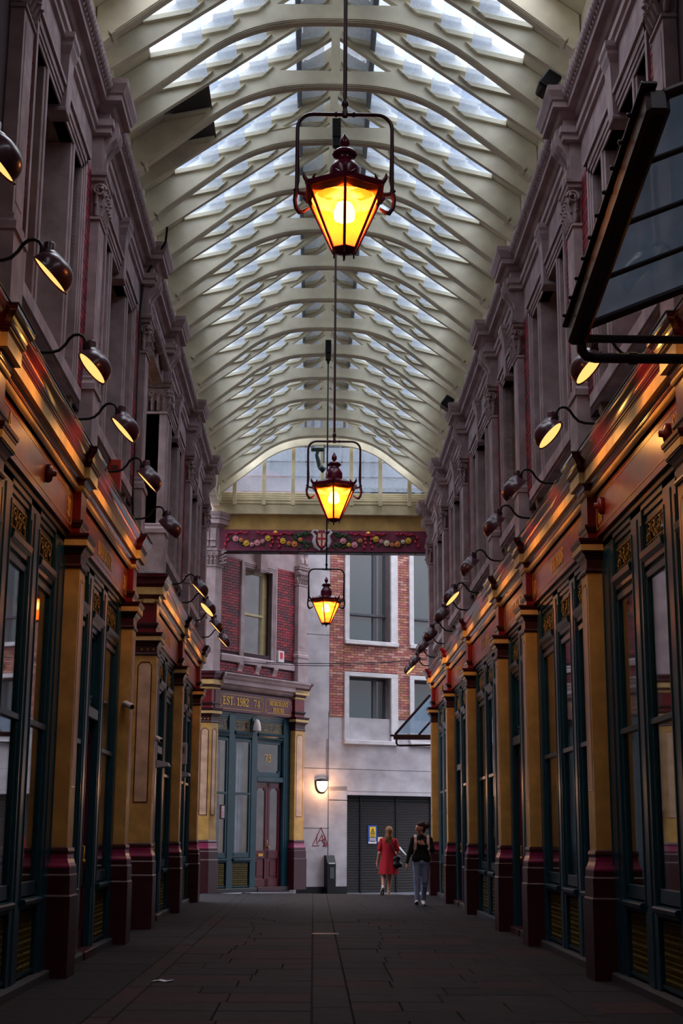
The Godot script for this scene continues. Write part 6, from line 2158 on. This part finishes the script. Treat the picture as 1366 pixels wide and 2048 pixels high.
	shoe(t, Vector3(-0.1, 0.02, 0.13), Vector3(-0.13, 0.07, 0.38), Vector3(0, 0.98, -0.2).normalized(), M.white_leather)
	shoe(t, Vector3(0.05, 0.04, -0.16), Vector3(0.06, 0.0, 0.1), Vector3(0, 0.99, 0.14).normalized(), M.white_leather)
	var bp := thing("backpack", "black backpack with pale pink straps worn by the person in jeans", "backpack", Vector3(2.3, 1.0, -31.35))
	m = MB.new()
	sdf([[Vector3(-0.08, 0.02, -0.02), Vector3(0.1, 0.02, -0.02), 0.09, 0.09], [Vector3(-0.08, 0.34, -0.01), Vector3(0.1, 0.34, -0.01), 0.075, 0.075], [Vector3(0, 0.05, -0.03), Vector3(0, 0.3, -0.03), 0.11, 0.1]], 0.05, 0.014, m)
	obj("bag", m, M.black_cloth, bp, true)
	for sg in [-1.0, 1.0]:
		m = MB.new()
		var x: float = 0.01 + sg * 0.135
		var pts := [Vector3(x * 0.85, 0.42, 0.07), Vector3(x, 0.47, 0.15), Vector3(x, 0.42, 0.235), Vector3(x, 0.3, 0.275), Vector3(x + sg * 0.01, 0.16, 0.27), Vector3(x + sg * 0.05, 0.02, 0.2), Vector3(x + sg * 0.08, -0.08, 0.1)]
		for j in pts.size() - 1:
			var w0 := Vector3(0.028, 0, 0)
			if j > 3: w0 = Vector3(0.012, 0, 0)
			m.quad(pts[j] - w0, pts[j] + w0, pts[j + 1] + w0, pts[j + 1] - w0)
			m.quad(pts[j] - w0 + Vector3(0, 0, 0.012), pts[j] + w0 + Vector3(0, 0, 0.012), pts[j + 1] + w0 + Vector3(0, 0, 0.012), pts[j + 1] - w0 + Vector3(0, 0, 0.012))
			for e in [-1.0, 1.0]: m.quad(pts[j] + w0 * e, pts[j + 1] + w0 * e, pts[j + 1] + w0 * e + Vector3(0, 0, 0.012), pts[j] + w0 * e + Vector3(0, 0, 0.012))
		obj("strap", m, M.strap_pink, bp, true)
	m = MB.new()
	m.tube([Vector3(-0.15, 0.1, 0.2), Vector3(-0.21, -0.05, 0.12), Vector3(-0.235, -0.2, 0.08)], 0.012, 5)
	obj("loose_strap", m, M.strap_pink, bp, true)
	# woman in a red dress walking away
	t = thing("person", "person with long fair hair in a red dress walking away towards the shutter", "person", Vector3(1.88, -0.05, -36.7))
	m = MB.new()
	hc = Vector3(0.02, 1.6, 0)
	sdf(head_bones(hc, Vector3(0.1, -0.05, -1).normalized()) + [[Vector3(0.01, 1.36, 0), Vector3(0.02, 1.53, 0), 0.055, 0.047]], 0.03, 0.007, m)
	sdf([[Vector3(-0.15, 1.38, 0), Vector3(0.16, 1.38, 0), 0.05, 0.05], [Vector3(-0.07, 1.3, 0), Vector3(-0.07, 0.9, 0), 0.09, 0.1], [Vector3(0.08, 1.3, 0), Vector3(0.08, 0.9, 0), 0.09, 0.1], [Vector3(-0.08, 0.88, 0), Vector3(-0.12, 0.5, -0.02), 0.085, 0.052], [Vector3(-0.12, 0.5, -0.02), Vector3(-0.145, 0.2, 0.24), 0.052, 0.034], [Vector3(0.07, 0.88, 0), Vector3(0.045, 0.48, -0.05), 0.085, 0.052], [Vector3(0.045, 0.48, -0.05), Vector3(0.01, 0.1, -0.06), 0.052, 0.034], [Vector3(-0.17, 1.36, 0), Vector3(-0.225, 1.06, 0.02), 0.043, 0.034], [Vector3(-0.225, 1.06, 0.02), Vector3(-0.28, 0.84, -0.03), 0.034, 0.024], [Vector3(0.18, 1.36, 0), Vector3(0.25, 1.08, 0.0), 0.043, 0.034], [Vector3(0.25, 1.08, 0.0), Vector3(0.24, 1.05, -0.22), 0.034, 0.024]], 0.04, 0.014, m)
	hand(Vector3(-0.28, 0.84, -0.03), Vector3(-0.06, -0.99, -0.06).normalized(), Vector3(0.95, 0, 0.2).normalized(), Vector3(0.15, 0, -0.98).normalized(), 0.35, m)
	hand(Vector3(0.24, 1.05, -0.22), Vector3(-0.2, 0.1, -0.97).normalized(), Vector3(-0.6, 0.75, 0).normalized(), Vector3(0.3, 0.9, 0).normalized(), 0.5, m)
	obj("body", m, M.skin, t, true)
	face_details(t, hc, Vector3(0.1, -0.05, -1).normalized())
	m = MB.new()
	sdf([[hc + Vector3(0, 0.045, 0.0), hc + Vector3(0, 0.02, 0.03), 0.09, 0.092], [hc + Vector3(0, 0, 0.04), hc + Vector3(-0.01, -0.16, 0.06), 0.085, 0.08], [hc + Vector3(-0.03, -0.14, 0.06), hc + Vector3(-0.06, -0.32, 0.075), 0.07, 0.05], [hc + Vector3(0.03, -0.14, 0.06), hc + Vector3(0.02, -0.3, 0.075), 0.06, 0.04], [hc + Vector3(-0.05, -0.1, 0.04), hc + Vector3(-0.09, -0.28, 0.06), 0.04, 0.03]], 0.03, 0.01, m)
	for k in 12:
		var x := -0.1 + 0.014 * k
		m.tube([hc + Vector3(x * 0.7, -0.1, 0.11), hc + Vector3(x, -0.25, 0.115), hc + Vector3(x - 0.01, -0.345 - 0.02 * (k % 3), 0.1)], [0.012, 0.014, 0.004], 5)
	obj("hair", m, M.blonde_hair, t, true)
	m = MB.new()   # dress: rings that flare to the hem, with soft folds
	var rings := [[1.44, 0.06, 0.055], [1.425, 0.13, 0.075], [1.39, 0.205, 0.095], [1.3, 0.185, 0.125], [1.18, 0.17, 0.13], [1.05, 0.175, 0.13], [0.9, 0.2, 0.15], [0.75, 0.225, 0.175], [0.62, 0.245, 0.195], [0.555, 0.25, 0.205]]
	m.smooth(4)
	var prev := []
	for j in rings.size():
		var cur := []
		var q = rings[j]
		for k in 40:
			var a := TAU * k / 40
			var fold := 1.0 + 0.05 * sin(a * 7 + 0.6) * clampf((1.2 - q[0]) / 0.6, 0, 1)
			cur.append(Vector3(0.005 + q[1] * cos(a) * fold, q[0], 0.005 + q[2] * sin(a) * fold))
		if prev:
			for k in 40: m.quad(prev[k], prev[(k + 1) % 40], cur[(k + 1) % 40], cur[k])
		prev = cur
	m.smooth(-1)
	sdf([[Vector3(-0.16, 1.375, 0), Vector3(-0.215, 1.16, 0.01), 0.062, 0.062]], 0.02, 0.011, m)
	sdf([[Vector3(0.17, 1.375, 0), Vector3(0.23, 1.16, 0.0), 0.062, 0.062]], 0.02, 0.011, m)
	obj("dress", m, M.red_cloth, t, true)
	shoe(t, Vector3(-0.145, 0.2, 0.27), Vector3(-0.165, 0.012, 0.12), Vector3(0, 0.62, -0.78).normalized(), M.white_leather)
	shoe(t, Vector3(0.01, 0.012, 0.0), Vector3(0.05, 0.012, -0.25), Vector3.UP, M.pink_leather)
	var hb := thing("shoulder_bag", "black shoulder bag at the hip of the person in the red dress", "bag", Vector3(2.08, 0.7, -36.66))
	m = MB.new()
	sdf([[Vector3(-0.07, 0.03, 0.06), Vector3(0.1, 0.03, 0.03), 0.06, 0.06], [Vector3(-0.05, 0.18, 0.04), Vector3(0.07, 0.2, 0.02), 0.055, 0.05], [Vector3(0.01, 0.03, 0.045), Vector3(0.01, 0.2, 0.03), 0.085, 0.07]], 0.06, 0.012, m)
	obj("bag", m, M.black_leather, hb, true)
	m = MB.new()
	m.tube([Vector3(0.02, 0.22, 0.05), Vector3(-0.05, 0.35, 0.11), Vector3(-0.12, 0.52, 0.115), Vector3(-0.2, 0.68, 0.08), Vector3(-0.26, 0.7, 0.0)], 0.012, 5)
	obj("strap", m, M.black_leather, hb, true)
	m = MB.new()
	for e in [0.0, 0.015]:
		m.quad(Vector3(2.12, 1.16 + e, -36.72), Vector3(2.2, 1.16 + e, -37.0), Vector3(2.36, 0.96 + e, -37.0), Vector3(2.31, 0.97 + e, -36.72))
	m.quad(Vector3(2.12, 1.16, -36.72), Vector3(2.31, 0.97, -36.72), Vector3(2.31, 0.985, -36.72), Vector3(2.12, 1.175, -36.72))
	tag(obj("newspaper", m, M.paper), "folded grey paper held by the person in the red dress", "newspaper")


func folds(c: Vector3, r: float) -> Array:
	var b := []
	for k in 5:
		var y := -0.09 + 0.045 * k
		b.append([c + Vector3(-r * 0.75, y, r * 0.45), c + Vector3(r * 0.75, y + (0.018 if k % 2 else -0.018), r * 0.5), 0.014, 0.012])
	return b
